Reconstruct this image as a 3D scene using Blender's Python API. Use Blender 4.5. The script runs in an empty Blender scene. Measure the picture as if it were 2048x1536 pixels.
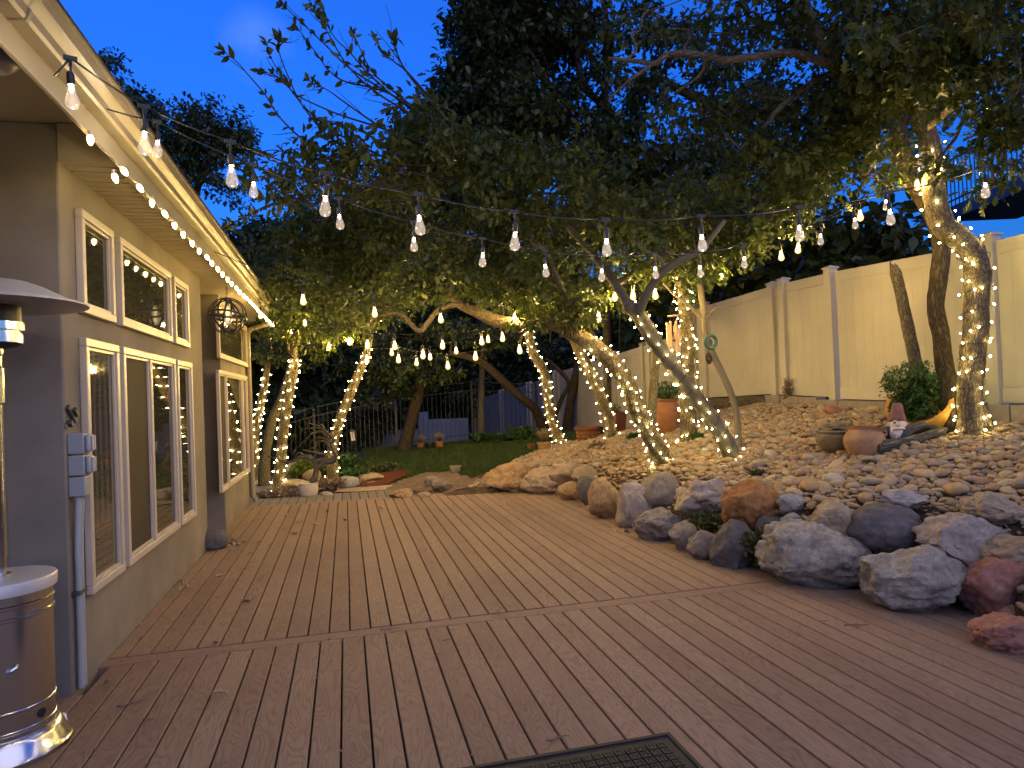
import bpy, math, random
import numpy as np
from mathutils import Vector, Matrix, noise, Quaternion
random.seed(7); RNG = np.random.default_rng(7)
SC = bpy.context.scene
COL = SC.collection
R = math.radians

# ------------------------------------------------------------------ camera
F_PX = 1350.0                       # focal length in pixels of the 2048 px wide photograph
YAW, PITCH, ROLL = R(13.9), R(0.82), 0.038
EYE = Vector((0, 0, 1.64))
fwd0 = Vector((math.sin(YAW), math.cos(YAW), 0))
right0 = Vector((math.cos(YAW), -math.sin(YAW), 0))
FW = (fwd0 * math.cos(PITCH) + Vector((0, 0, 1)) * math.sin(PITCH)).normalized()
up0 = right0.cross(FW)
RT = right0 * math.cos(ROLL) - up0 * math.sin(ROLL)
UP = right0 * math.sin(ROLL) + up0 * math.cos(ROLL)
cd = bpy.data.cameras.new('camera'); cam = bpy.data.objects.new('camera', cd); COL.objects.link(cam)
M = Matrix((RT, UP, -FW)).transposed().to_4x4(); M.translation = EYE
cam.matrix_world = M
cd.sensor_width = 36; cd.lens = 36 * F_PX / 2048; cd.clip_start = 0.05; cd.clip_end = 2000
SC.camera = cam

def ray(px, py):
    return (FW + RT * ((px - 1024) / F_PX) + UP * ((768 - py) / F_PX))
def U(px, py, zc):                  # point seen at a photo pixel, zc metres along the view axis
    return EYE + ray(px, py) * zc
def onz(px, py, z=0.0):
    d = ray(px, py); return EYE + d * ((z - EYE.z) / d.z)
def onx(px, py, X):
    d = ray(px, py); return EYE + d * ((X - EYE.x) / d.x)
def ony(px, py, Y):
    d = ray(px, py); return EYE + d * ((Y - EYE.y) / d.y)
def depth(p): return (Vector(p) - EYE).dot(FW)
def proj(p):
    d = Vector(p) - EYE; z = d.dot(FW)
    return 1024 + F_PX * d.dot(RT) / z, 768 - F_PX * d.dot(UP) / z, z

# ------------------------------------------------------------------ terrain
edge_px = [(2300, 1420), (2048, 1312), (1960, 1285), (1930, 1245), (1800, 1208), (1730, 1186), (1540, 1166), (1430, 1136), (1370, 1100), (1280, 1066),
           (1240, 1045), (1182, 1022), (1130, 1000), (1050, 988), (985, 980)]
EDGE = sorted([(onz(x, y).y, onz(x, y).x) for x, y in edge_px])
EY = [e[0] for e in EDGE]; EX = [e[1] for e in EDGE]
def lerp_tab(t, xs, ys): return float(np.interp(t, xs, ys))
FENCE_X = 6.5
def smooth(t): t = min(1, max(0, t)); return t * t * (3 - 2 * t)
def h(X, Y):
    top = lerp_tab(Y, [-5, 5.6, 8, 9.2, 11.5, 14.2, 17, 21, 24, 30, 40], [1.05, 1.16, 1.3, 1.32, 1.12, .8, .55, .35, .1, -.6, -1.6])
    xe = lerp_tab(Y, EY, EX)
    n = noise.noise(Vector((X * .8, Y * .8, 3.1))) * .05
    if X > xe - .1 and Y < 11.4 + .0:
        wt = lerp_tab(Y, [-5, 3, 5, 8, 9.8, 11.4], [.55, .6, .6, .55, .42, .22])
        t = (X - xe - .72) / (FENCE_X - .25 - xe - .72)
        if t <= 0: bed = -.14 + (wt + .14) * smooth((X - xe - .10) / .62)
        else: bed = wt + (top - wt) * min(1, t) ** .85 + (n if t < 1 else 0)
    else: bed = None
    # lawn side
    zl = lerp_tab(Y, [-5, 11, 12.5, 14, 16, 18, 19.6, 21, 23, 30], [-.14, -.12, -.03, .05, .15, .21, .19, 0, -.6, -1.7])
    t = max(0, min(1, (X - .2) / (FENCE_X - .2)))
    lawn = zl + (top - zl) * t ** 1.6
    if X < -.5: lawn -= min(1, (-.5 - X) / 5) * 1.15 * smooth((Y - 13) / 6)
    if Y > 20.5: lawn = lawn + (min(lawn, -1.7) - lawn) * smooth((Y - 20.5) / 4)
    if bed is None:
        if Y >= 11.4 and X > 1.6:      # bed blends into the lawn behind its far end
            wt = .22
            t2 = (X - xe - .72) / (FENCE_X - .25 - xe - .72)
            b = wt + (top - wt) * max(0, min(1, t2)) ** .85 if t2 > 0 else -.1 + (wt + .1) * smooth((X - 1.6) / max(.01, xe + .72 - 1.6))
            k = smooth((Y - 11.4) / 2.6)
            z = b + (lawn - b) * k
        else: z = lawn if Y > 11 else -.14
    else: z = bed
    if X > FENCE_X + .2: z = z + smooth((X - FENCE_X - .2) / 6) * (.5 if Y < 20 else 0)
    R_ = math.hypot(X, Y)
    if R_ > 30: z = z + (-1.7 - z) * smooth((R_ - 30) / 15)
    if Y > 34 and X < 30: z += 10 * smooth((Y - 36) / 26) * smooth((16 - X) / 14) * smooth((X + 60) / 30)  # added hill, raised so the low sky behind the far trees stays dark
    return z
def hit(px, py, tmax=40):
    d = ray(px, py); t = 2.0
    while t < tmax:
        p = EYE + d * t
        if p.z <= h(p.x, p.y): return p
        t += .02
    return EYE + d * tmax
def G(X, Y, dz=0): return Vector((X, Y, h(X, Y) + dz))

# ------------------------------------------------------------------ objects
def wloc(o):
    v = Vector((0, 0, 0))
    while o is not None: v += o.location; o = o.parent
    return v
def tag(o, label=None, cat=None, group=None, kind=None):
    if label: o['label'] = label
    if cat: o['category'] = cat
    if group: o['group'] = group
    if kind: o['kind'] = kind
    return o
def thing(name, label, cat, loc, group=None):
    o = bpy.data.objects.new(name, None); COL.objects.link(o); o.location = loc; o.empty_display_size = .1
    return tag(o, label, cat, group)
def dup(o, name=None):
    c = o.copy(); COL.objects.link(c); return c
def np_obj(name, V, L, starts, totals, mats, parent=None, origin=None, smooth_=False, uv=None, mi=None):
    org = wloc(parent) if parent is not None else Vector(origin if origin is not None else (0, 0, 0))
    me = bpy.data.meshes.new(name)
    V = np.asarray(V, dtype=np.float32) - np.array(org, dtype=np.float32)
    me.vertices.add(len(V)); me.vertices.foreach_set('co', V.ravel())
    me.loops.add(len(L)); me.loops.foreach_set('vertex_index', np.asarray(L, dtype=np.int32))
    me.polygons.add(len(starts)); me.polygons.foreach_set('loop_start', np.asarray(starts, dtype=np.int32))
    me.polygons.foreach_set('loop_total', np.asarray(totals, dtype=np.int32))
    if mi is not None: me.polygons.foreach_set('material_index', np.asarray(mi, dtype=np.int32))
    if smooth_: me.polygons.foreach_set('use_smooth', np.ones(len(starts), dtype=bool))
    if uv is not None:
        lay = me.uv_layers.new(name='UVMap'); lay.data.foreach_set('uv', np.asarray(uv, dtype=np.float32).ravel())
    me.update(calc_edges=True); me.validate()
    for m in (mats if isinstance(mats, (list, tuple)) else [mats]): me.materials.append(m)
    o = bpy.data.objects.new(name, me); COL.objects.link(o)
    if parent is not None: o.parent = parent
    else: o.location = org
    return o

class MB:
    def __init__(s): s.v = []; s.f = []; s.uv = []
    def add(s, v, f, uv=None):
        k = len(s.v); s.v += [tuple(p) for p in v]; s.f += [tuple(i + k for i in q) for q in f]
        s.uv += uv if uv is not None else [[(0, 0)] * len(q) for q in f]
        return s
    def box(s, c, d, rot=None):
        c = Vector(c); d = Vector(d) / 2
        vs = [Vector((x * d.x, y * d.y, z * d.z)) for x in (-1, 1) for y in (-1, 1) for z in (-1, 1)]
        if rot is not None: vs = [rot @ v for v in vs]
        return s.add([c + v for v in vs], [(0, 1, 3, 2), (4, 6, 7, 5), (0, 4, 5, 1), (2, 3, 7, 6), (0, 2, 6, 4), (1, 5, 7, 3)])
    def span(s, a, b): a = Vector(a); b = Vector(b); return s.box((a + b) / 2, [abs(x) for x in (b - a)])
    def quad(s, *p): return s.add(p, [tuple(range(len(p)))])
    def tube(s, pts, rad, n=8, cap=True, wob=0, seed=0):
        pts = [Vector(p) for p in pts]; rad = rad if isinstance(rad, (list, tuple)) else [rad] * len(pts)
        vs = []; fs = []; uvs = []; up = None; L = 0; ls = []
        for i, p in enumerate(pts):
            t = (pts[min(i + 1, len(pts) - 1)] - pts[max(i - 1, 0)])
            t = t.normalized() if t.length > 1e-9 else Vector((0, 0, 1))
            if up is None: up = t.orthogonal().normalized()
            up = (up - t * up.dot(t)); up = up.normalized() if up.length > 1e-6 else t.orthogonal().normalized()
            b = t.cross(up)
            if i: L += (p - pts[i - 1]).length
            ls.append(L)
            for k in range(n):
                a = 2 * math.pi * k / n; r = rad[i]
                d = up * math.cos(a) + b * math.sin(a)
                if wob: r *= 1 + wob * (noise.noise(p * 6 + d * 1.5 + Vector((seed, 0, 0))) + .5 * noise.noise(p * 15 + d * 3))
                vs.append(p + d * r)
        for i in range(len(pts) - 1):
            for k in range(n):
                k2 = (k + 1) % n
                fs.append((i * n + k, i * n + k2, (i + 1) * n + k2, (i + 1) * n + k))
                c = 6.28 * (sum(rad) / len(rad))
                uvs.append([(k / n * c, ls[i]), ((k + 1) / n * c, ls[i]), ((k + 1) / n * c, ls[i + 1]), (k / n * c, ls[i + 1])])
        if cap:
            fs.append(tuple(range(n))[::-1]); fs.append(tuple((len(pts) - 1) * n + k for k in range(n)))
            uvs += [[(0, 0)] * n] * 2
        return s.add(vs, fs, uvs)
    def cyl(s, a, b, r0, r1=None, n=16, cap=True): return s.tube([a, b], [r0, r0 if r1 is None else r1], n, cap)
    def lathe(s, prof, c, n=24, rot=None, a0=0, wob=0):
        c = Vector(c); vs = []; fs = []
        for r, z in prof:
            for k in range(n):
                a = 2 * math.pi * k / n + a0; rr = r
                if wob: rr *= 1 + wob * noise.noise(Vector((math.cos(a) * 1.3, math.sin(a) * 1.3, z * 5)) + c)
                v = Vector((rr * math.cos(a), rr * math.sin(a), z)); vs.append(c + (rot @ v if rot is not None else v))
        for i in range(len(prof) - 1):
            for k in range(n):
                k2 = (k + 1) % n; fs.append((i * n + k, i * n + k2, (i + 1) * n + k2, (i + 1) * n + k))
        if prof[0][0] > 1e-5: fs.append(tuple(range(n))[::-1])
        if prof[-1][0] > 1e-5: fs.append(tuple((len(prof) - 1) * n + k for k in range(n)))
        return s.add(vs, fs)
    def ico(s, c, r, sub=2, nz=0, fr=3, seed=0, rot=None):
        V, Fc = ICO(sub); c = Vector(c); r = Vector(r) if not isinstance(r, (int, float)) else Vector((r, r, r))
        out = []
        for v in V:
            k = 1 + (nz * noise.noise(v * fr + Vector((seed * 1.7, seed, 0))) if nz else 0)
            q = Vector((v.x * r.x * k, v.y * r.y * k, v.z * r.z * k))
            out.append(c + (rot @ q if rot is not None else q))
        return s.add(out, Fc)
    def ring(s, c, R_, r, n=32, m=8, rot=None, sz=1.0):
        c = Vector(c); vs = []; fs = []
        for i in range(n):
            a = 2 * math.pi * i / n
            for k in range(m):
                b = 2 * math.pi * k / m
                v = Vector(((R_ + r * math.cos(b)) * math.cos(a), (R_ + r * math.cos(b)) * math.sin(a), r * sz * math.sin(b)))
                vs.append(c + (rot @ v if rot is not None else v))
        for i in range(n):
            for k in range(m):
                fs.append((i * m + k, ((i + 1) % n) * m + k, ((i + 1) % n) * m + (k + 1) % m, i * m + (k + 1) % m))
        return s.add(vs, fs)
    def obj(s, name, mat, parent=None, origin=None, sm=True, ang=35, bevel=0):
        org = wloc(parent) if parent is not None else Vector(origin if origin is not None else (0, 0, 0))
        me = bpy.data.meshes.new(name)
        me.from_pydata([tuple(Vector(p) - org) for p in s.v], [], s.f); me.materials.append(mat)
        lay = me.uv_layers.new(name='UVMap')
        lay.data.foreach_set('uv', np.array([c for q in s.uv for c in q], dtype=np.float32).ravel())
        me.update()
        if sm:
            me.polygons.foreach_set('use_smooth', np.ones(len(me.polygons), dtype=bool)); me.set_sharp_from_angle(angle=R(ang))
        o = bpy.data.objects.new(name, me); COL.objects.link(o)
        if parent is not None: o.parent = parent
        else: o.location = org
        if bevel:
            b = o.modifiers.new('bevel', 'BEVEL'); b.width = bevel; b.segments = 2; b.limit_method = 'ANGLE'
        return o
_ico = {}
def ICO(sub):
    if sub not in _ico:
        import bmesh
        bm = bmesh.new(); bmesh.ops.create_icosphere(bm, subdivisions=sub, radius=1)
        bm.verts.ensure_lookup_table()
        _ico[sub] = ([v.co.copy() for v in bm.verts], [tuple(v.index for v in f.verts) for f in bm.faces]); bm.free()
    return _ico[sub]
def catmull(pts, rad, k=5):
    P = [Vector(p) for p in pts]; out = []; ro = []
    for i in range(len(P) - 1):
        p0 = P[max(i - 1, 0)]; p1 = P[i]; p2 = P[i + 1]; p3 = P[min(i + 2, len(P) - 1)]
        for j in range(k):
            t = j / k
            out.append(.5 * ((2 * p1) + (p2 - p0) * t + (2 * p0 - 5 * p1 + 4 * p2 - p3) * t * t + (3 * p1 - p0 - 3 * p2 + p3) * t ** 3))
            ro.append(rad[i] + (rad[i + 1] - rad[i]) * t)
    out.append(P[-1]); ro.append(rad[-1])
    return out, ro

# ------------------------------------------------------------------ materials
def base_mat(name):
    m = bpy.data.materials.new(name); m.use_nodes = True; nt = m.node_tree
    return m, nt, nt.nodes['Principled BSDF']
def N(nt, t, **kw):
    n = nt.nodes.new(t)
    for k, v in kw.items():
        if k in n.inputs: n.inputs[k].default_value = v
        else: setattr(n, k, v)
    return n
def ramp(nt, fac, stops):
    n = nt.nodes.new('ShaderNodeValToRGB'); nt.links.new(fac, n.inputs[0]); e = n.color_ramp.elements
    while len(e) < len(stops): e.new(.5)
    for i, (p, c) in enumerate(stops): e[i].position = p; e[i].color = (*c, 1) if len(c) == 3 else c
    return n.outputs[0]
def mapped(nt, coord='Object', scale=(1, 1, 1)):
    tc = nt.nodes.new('ShaderNodeTexCoord'); mp = nt.nodes.new('ShaderNodeMapping'); mp.inputs['Scale'].default_value = scale
    nt.links.new(tc.outputs[coord], mp.inputs[0]); return mp.outputs[0]
def bump(nt, hgt, bs, strength=.3, dist=.01):
    b = nt.nodes.new('ShaderNodeBump'); b.inputs['Strength'].default_value = strength; b.inputs['Distance'].default_value = dist
    nt.links.new(hgt, b.inputs['Height']); nt.links.new(b.outputs[0], bs.inputs['Normal'])
def mul(c, k): return tuple(min(1, x * k) for x in c)
def mat(name, col, rough=.6, metal=0, var=.18, vs=4, bmp=0, bs=60, bd=.004, spec=.4, scale=(1, 1, 1)):
    m, nt, p = base_mat(name)
    p.inputs['Roughness'].default_value = rough; p.inputs['Metallic'].default_value = metal; p.inputs['Specular IOR Level'].default_value = spec
    v = mapped(nt, 'Object', scale)
    if var:
        n = N(nt, 'ShaderNodeTexNoise', Scale=vs, Detail=5.0, Roughness=.6); nt.links.new(v, n.inputs['Vector'])
        c = ramp(nt, n.outputs[0], [(.3, mul(col, 1 - var)), (.7, mul(col, 1 + var))]); nt.links.new(c, p.inputs['Base Color'])
    else: p.inputs['Base Color'].default_value = (*col, 1)
    if bmp:
        n2 = N(nt, 'ShaderNodeTexNoise', Scale=bs, Detail=4.0); nt.links.new(v, n2.inputs['Vector']); bump(nt, n2.outputs[0], p, bmp, bd)
    return m
def emit(name, col, st, halo=None):
    m = bpy.data.materials.new(name); m.use_nodes = True; nt = m.node_tree; nt.nodes.remove(nt.nodes['Principled BSDF'])
    e = N(nt, 'ShaderNodeEmission', Strength=st); e.inputs[0].default_value = (*col, 1)
    nt.links.new(e.outputs[0], nt.nodes['Material Output'].inputs[0]); return m
def bulb_glass(name, col, st, glossy=.12):
    m = bpy.data.materials.new(name); m.use_nodes = True; nt = m.node_tree; nt.nodes.remove(nt.nodes['Principled BSDF'])
    t = N(nt, 'ShaderNodeBsdfTransparent'); g = N(nt, 'ShaderNodeBsdfGlossy', Roughness=.05)
    lw = N(nt, 'ShaderNodeLayerWeight', Blend=.35)
    mr = N(nt, 'ShaderNodeMapRange'); nt.links.new(lw.outputs['Facing'], mr.inputs[0]); mr.inputs[3].default_value = glossy * .4; mr.inputs[4].default_value = glossy * 3
    mx = N(nt, 'ShaderNodeMixShader'); nt.links.new(mr.outputs[0], mx.inputs[0]); nt.links.new(t.outputs[0], mx.inputs[1]); nt.links.new(g.outputs[0], mx.inputs[2])
    e = N(nt, 'ShaderNodeEmission', Strength=st); e.inputs[0].default_value = (*col, 1)
    ad = N(nt, 'ShaderNodeAddShader'); nt.links.new(mx.outputs[0], ad.inputs[0]); nt.links.new(e.outputs[0], ad.inputs[1])
    nt.links.new(ad.outputs[0], nt.nodes['Material Output'].inputs[0]); m.cycles.emission_sampling = 'NONE'
    return m
def leaf_mat(name, stops, trans=.35, rough=.45):
    m, nt, p = base_mat(name)
    g = N(nt, 'ShaderNodeNewGeometry')
    n = N(nt, 'ShaderNodeTexNoise', Scale=1.3, Detail=2.0); nt.links.new(g.outputs['Position'], n.inputs['Vector'])
    ma = N(nt, 'ShaderNodeMath', operation='MULTIPLY_ADD'); nt.links.new(g.outputs['Random Per Island'], ma.inputs[0]); ma.inputs[1].default_value = .55
    sub = N(nt, 'ShaderNodeMath', operation='MULTIPLY'); nt.links.new(n.outputs[0], sub.inputs[0]); sub.inputs[1].default_value = .45
    nt.links.new(sub.outputs[0], ma.inputs[2])
    c = ramp(nt, ma.outputs[0], stops)
    nt.links.new(c, p.inputs['Base Color']); p.inputs['Roughness'].default_value = rough; p.inputs['Specular IOR Level'].default_value = .35
    tr = N(nt, 'ShaderNodeBsdfTranslucent'); nt.links.new(c, tr.inputs[0])
    mx = N(nt, 'ShaderNodeMixShader'); mx.inputs[0].default_value = trans
    nt.links.new(p.outputs[0], mx.inputs[1]); nt.links.new(tr.outputs[0], mx.inputs[2]); nt.links.new(mx.outputs[0], nt.nodes['Material Output'].inputs[0])
    return m
def bark_mat(name, c0, c1, fs=28, amp=.8, dist=.012):
    m, nt, p = base_mat(name); p.inputs['Roughness'].default_value = .9; p.inputs['Specular IOR Level'].default_value = .15
    v = mapped(nt, 'UV', (fs, fs * .22, 1))
    n0 = N(nt, 'ShaderNodeTexNoise', Scale=1.2, Detail=3.0); nt.links.new(v, n0.inputs['Vector'])
    ad = N(nt, 'ShaderNodeMixRGB', blend_type='ADD'); ad.inputs[0].default_value = 1.0; sc_ = N(nt, 'ShaderNodeVectorMath', operation='SCALE'); sc_.inputs['Scale'].default_value = 1.9; nt.links.new(n0.outputs['Color'], sc_.inputs[0]); nt.links.new(v, ad.inputs[1]); nt.links.new(sc_.outputs[0], ad.inputs[2])
    vo = N(nt, 'ShaderNodeTexVoronoi', feature='DISTANCE_TO_EDGE', Scale=1.0); nt.links.new(ad.outputs[0], vo.inputs['Vector'])
    n1 = N(nt, 'ShaderNodeTexNoise', Scale=5.0, Detail=6.0); nt.links.new(v, n1.inputs['Vector'])
    mm = N(nt, 'ShaderNodeMath', operation='MULTIPLY'); 
    r1 = ramp(nt, vo.outputs[0], [(.0, (.12, .12, .12)), (.36, (1, 1, 1))]); nt.links.new(r1, mm.inputs[0]); nt.links.new(n1.outputs[0], mm.inputs[1])
    c = ramp(nt, mm.outputs[0], [(.05, c0), (.62, c1)]); nt.links.new(c, p.inputs['Base Color'])
    bump(nt, mm.outputs[0], p, amp, dist); return m
def stone_mat(name, c0, c1, c2, ns=3.0, fine=40, rough=.85, bmp=.6, bd=.02, strat=None):
    m, nt, p = base_mat(name); p.inputs['Roughness'].default_value = rough; p.inputs['Specular IOR Level'].default_value = .25
    v = mapped(nt, 'Object', strat or (1, 1, 1))
    n = N(nt, 'ShaderNodeTexNoise', Scale=ns * 2, Detail=8.0, Roughness=.68, Distortion=.6); nt.links.new(v, n.inputs['Vector'])
    f = N(nt, 'ShaderNodeTexNoise', Scale=fine, Detail=5.0, Roughness=.7); nt.links.new(v, f.inputs['Vector'])
    a = N(nt, 'ShaderNodeMath', operation='MULTIPLY_ADD'); nt.links.new(f.outputs[0], a.inputs[0]); a.inputs[1].default_value = .45
    s2 = N(nt, 'ShaderNodeMath', operation='MULTIPLY'); nt.links.new(n.outputs[0], s2.inputs[0]); s2.inputs[1].default_value = .6; nt.links.new(s2.outputs[0], a.inputs[2])
    c = ramp(nt, a.outputs[0], [(.34, c0), (.52, c1), (.68, c2)]); nt.links.new(c, p.inputs['Base Color'])
    bump(nt, a.outputs[0], p, bmp, bd); return m

def cobble_mat(name, use_obj):
    m, nt, p = base_mat(name); p.inputs['Roughness'].default_value = .7; p.inputs['Specular IOR Level'].default_value = .3
    src = N(nt, 'ShaderNodeObjectInfo').outputs['Random'] if use_obj else N(nt, 'ShaderNodeNewGeometry').outputs['Random Per Island']
    c = ramp(nt, src, [(0, (.23, .14, .075)), (.12, (.38, .262, .130)), (.28, (.31, .19, .10)), (.42, (.42, .31, .17)), (.55, (.25, .20, .14)), (.68, (.37, .268, .14)), (.8, (.31, .21, .125)), (.9, (.45, .37, .235)), (1, (.17, .14, .105))])
    g = N(nt, 'ShaderNodeNewGeometry')
    n = N(nt, 'ShaderNodeTexNoise', Scale=38.0, Detail=4.0); nt.links.new(g.outputs['Position'], n.inputs['Vector'])
    mx = N(nt, 'ShaderNodeMixRGB', blend_type='MULTIPLY'); mx.inputs[0].default_value = .7
    nt.links.new(c, mx.inputs[1]); nt.links.new(ramp(nt, n.outputs[0], [(.3, (.6, .57, .55)), (.65, (1, 1, 1))]), mx.inputs[2])
    nt.links.new(mx.outputs[0], p.inputs['Base Color']); bump(nt, n.outputs[0], p, .25, .006); return m

def deck_mat(name, ca, cb):
    m, nt, p = base_mat(name); p.inputs['Roughness'].default_value = .8; p.inputs['Specular IOR Level'].default_value = .2
    g = N(nt, 'ShaderNodeNewGeometry'); at = N(nt, 'ShaderNodeAttribute', attribute_name='UVMap')
    uvn = N(nt, 'ShaderNodeUVMap')
    rnd = N(nt, 'ShaderNodeCombineXYZ'); mm = N(nt, 'ShaderNodeMath', operation='MULTIPLY'); mm.inputs[1].default_value = 37.0
    nt.links.new(g.outputs['Random Per Island'], mm.inputs[0]); nt.links.new(mm.outputs[0], rnd.inputs[1]); nt.links.new(mm.outputs[0], rnd.inputs[2])
    va = N(nt, 'ShaderNodeVectorMath', operation='ADD'); nt.links.new(uvn.outputs[0], va.inputs[0]); nt.links.new(rnd.outputs[0], va.inputs[1])
    # cathedral grain: contour lines of a stretched noise
    mp = N(nt, 'ShaderNodeMapping'); mp.inputs['Scale'].default_value = (9, 1.6, 1); nt.links.new(va.outputs[0], mp.inputs[0])
    n = N(nt, 'ShaderNodeTexNoise', Scale=1.0, Detail=1.0, Distortion=.3); nt.links.new(mp.outputs[0], n.inputs['Vector'])
    k = N(nt, 'ShaderNodeMath', operation='MULTIPLY'); nt.links.new(n.outputs[0], k.inputs[0]); k.inputs[1].default_value = 17.0
    fr = N(nt, 'ShaderNodeMath', operation='PINGPONG'); nt.links.new(k.outputs[0], fr.inputs[0]); fr.inputs[1].default_value = .5
    line = ramp(nt, fr.outputs[0], [(.0, (0, 0, 0)), (.3, (1, 1, 1))])
    mp2 = N(nt, 'ShaderNodeMapping'); mp2.inputs['Scale'].default_value = (160, 7, 1); nt.links.new(va.outputs[0], mp2.inputs[0])
    n2 = N(nt, 'ShaderNodeTexNoise', Scale=1.0, Detail=3.0); nt.links.new(mp2.outputs[0], n2.inputs['Vector'])
    # worn patches
    n3 = N(nt, 'ShaderNodeTexNoise', Scale=1.1, Detail=4.0, Roughness=.65); nt.links.new(g.outputs['Position'], n3.inputs['Vector'])
    a = N(nt, 'ShaderNodeMath', operation='MULTIPLY_ADD'); nt.links.new(g.outputs['Random Per Island'], a.inputs[0]); a.inputs[1].default_value = .35
    sb = N(nt, 'ShaderNodeMath', operation='MULTIPLY'); nt.links.new(n3.outputs[0], sb.inputs[0]); sb.inputs[1].default_value = .65; nt.links.new(sb.outputs[0], a.inputs[2])
    c = ramp(nt, a.outputs[0], [(.25, ca), (.7, cb)])
    mx = N(nt, 'ShaderNodeMixRGB', blend_type='MULTIPLY'); mx.inputs[0].default_value = .5; nt.links.new(c, mx.inputs[1]); nt.links.new(ramp(nt, line, [(0, (.55, .52, .5)), (1, (1, 1, 1))]), mx.inputs[2])
    mx2 = N(nt, 'ShaderNodeMixRGB', blend_type='MULTIPLY'); mx2.inputs[0].default_value = .45; nt.links.new(mx.outputs[0], mx2.inputs[1]); nt.links.new(ramp(nt, n2.outputs[0], [(.3, (.62, .6, .6)), (.65, (1, 1, 1))]), mx2.inputs[2])
    nt.links.new(mx2.outputs[0], p.inputs['Base Color'])
    ad = N(nt, 'ShaderNodeMath', operation='ADD'); nt.links.new(line, ad.inputs[0]); nt.links.new(n2.outputs[0], ad.inputs[1])
    bump(nt, ad.outputs[0], p, .3, .002); return m

WARM = (1.0, .60, .20)
MT = {}
MT['deck'] = deck_mat('composite_deck_boards', (.20, .128, .086), (.27, .182, .122))
MT['deck_grey'] = deck_mat('grey_deck_boards', (.16, .13, .105), (.21, .175, .14))
MT['stucco'] = mat('tan_stucco', (.212, .180, .142), .92, var=.2, vs=1.4, bmp=.7, bs=150, bd=.005, spec=.15)
MT['trim'] = mat('cream_paint', (.25, .21, .15), .5, var=.05, vs=3)
MT['vinylwin'] = mat('almond_vinyl_frame', (.44, .375, .30), .4, var=.06, vs=6)
MT['soffit'] = mat('cream_vinyl_soffit', (.44, .37, .27), .5, var=.05, vs=3)
MT['gutter'] = mat('beige_metal_gutter', (.22, .175, .115), .4, var=.08, vs=4)
MT['roof'] = mat('asphalt_shingle', (.08, .075, .07), .9, var=.3, vs=20)
MT['black'] = mat('black_plastic', (.012, .012, .013), .45, var=.1)
MT['blackmetal'] = mat('black_iron', (.02, .02, .022), .5, var=.2, vs=10)
MT['bronze'] = mat('bronze_painted_iron', (.10, .075, .045), .55, var=.2, vs=10)
MT['wire'] = mat('dark_green_wire', (.012, .018, .010), .6, var=0)
MT['cord'] = mat('black_rubber_cord', (.008, .008, .008), .6, var=0)
MT['whitecord'] = mat('pale_cord', (.35, .32, .26), .6, var=0)
MT['vinyl'] = mat('almond_vinyl_fence', (.38, .34, .27), .6, var=.09, vs=1.2, bmp=.06, bs=8, bd=.01)
MT['oxide'] = mat('concrete_block', (.22, .18, .145), .95, var=.2, vs=8, bmp=.5, bs=70, bd=.006)
MT['timber'] = bark_mat('weathered_timber', (.06, .045, .03), (.19, .145, .10), 30, .5, .006)
MT['grey_pvc'] = mat('grey_pvc', (.30, .31, .33), .45, var=.06)
MT['bluegrey_box'] = mat('grey_cast_metal', (.24, .25, .27), .5, var=.08)
MT['patina'] = mat('dark_weathered_metal', (.05, .05, .052), .6, var=.4, vs=40)
MT['dirt'] = mat('dark_dirt', (.075, .05, .035), .98, var=.45, vs=9, bmp=.8, bs=60, bd=.02, spec=.1)
MT['mulch'] = mat('red_bark_mulch', (.13, .045, .022), .98, var=.6, vs=45, bmp=1, bs=80, bd=.03, spec=.1)
MT['flag'] = stone_mat('sandstone_flags', (.16, .11, .075), (.26, .185, .13), (.33, .25, .18), 2, 30, .9, .3, .01)
MT['lawn'] = mat('lawn_soil', (.035, .05, .012), .95, var=.4, vs=6, bmp=.6, bs=60, bd=.02, spec=.1)
MT['far'] = mat('far_ground_and_added_hill', (.03, .035, .02), .98, var=.3, vs=.3, spec=.1)  # outlying ground, including the invented hill that hides the low sky
MT['path'] = mat('bare_earth_path', (.14, .10, .07), .95, var=.3, vs=7, bmp=.6, bs=40, bd=.015, spec=.1)
MT['gravel'] = mat('blue_grey_gravel', (.16, .16, .17), .9, var=.5, vs=50, bmp=1, bs=70, bd=.02, spec=.2)
MT['grass'] = leaf_mat('grass_blades', [(.15, (.024, .048, .008)), (.5, (.044, .074, .011)), (.8, (.07, .095, .02))], .25, .6)
MT['oak'] = leaf_mat('oak_leaves', [(.1, (.024, .037, .006)), (.45, (.046, .064, .009)), (.75, (.075, .094, .014)), (.95, (.115, .115, .02))], .26)
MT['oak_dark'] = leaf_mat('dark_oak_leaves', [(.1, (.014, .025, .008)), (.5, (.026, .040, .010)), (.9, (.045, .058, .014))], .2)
MT['plum'] = leaf_mat('oval_shoot_leaves', [(.1, (.038, .060, .012)), (.5, (.07, .088, .016)), (.9, (.14, .13, .03))], .4)
MT['shrub'] = leaf_mat('shrub_leaves', [(.1, (.030, .070, .016)), (.5, (.05, .11, .024)), (.9, (.09, .15, .03))], .3)
MT['yellowgreen'] = leaf_mat('lime_shrub_leaves', [(.1, (.09, .13, .02)), (.5, (.15, .20, .03)), (.9, (.22, .26, .05))], .3)
MT['sedum'] = leaf_mat('low_succulent_leaves', [(.1, (.045, .065, .02)), (.5, (.075, .095, .03)), (.9, (.12, .12, .05))], .2)
MT['dry'] = leaf_mat('dry_stems', [(.1, (.16, .11, .07)), (.5, (.25, .18, .12)), (.9, (.34, .26, .18))], .2, .8)
MT['bark'] = bark_mat('furrowed_oak_bark', (.06, .044, .027), (.36, .28, .175), 62, .9, .010)
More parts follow.
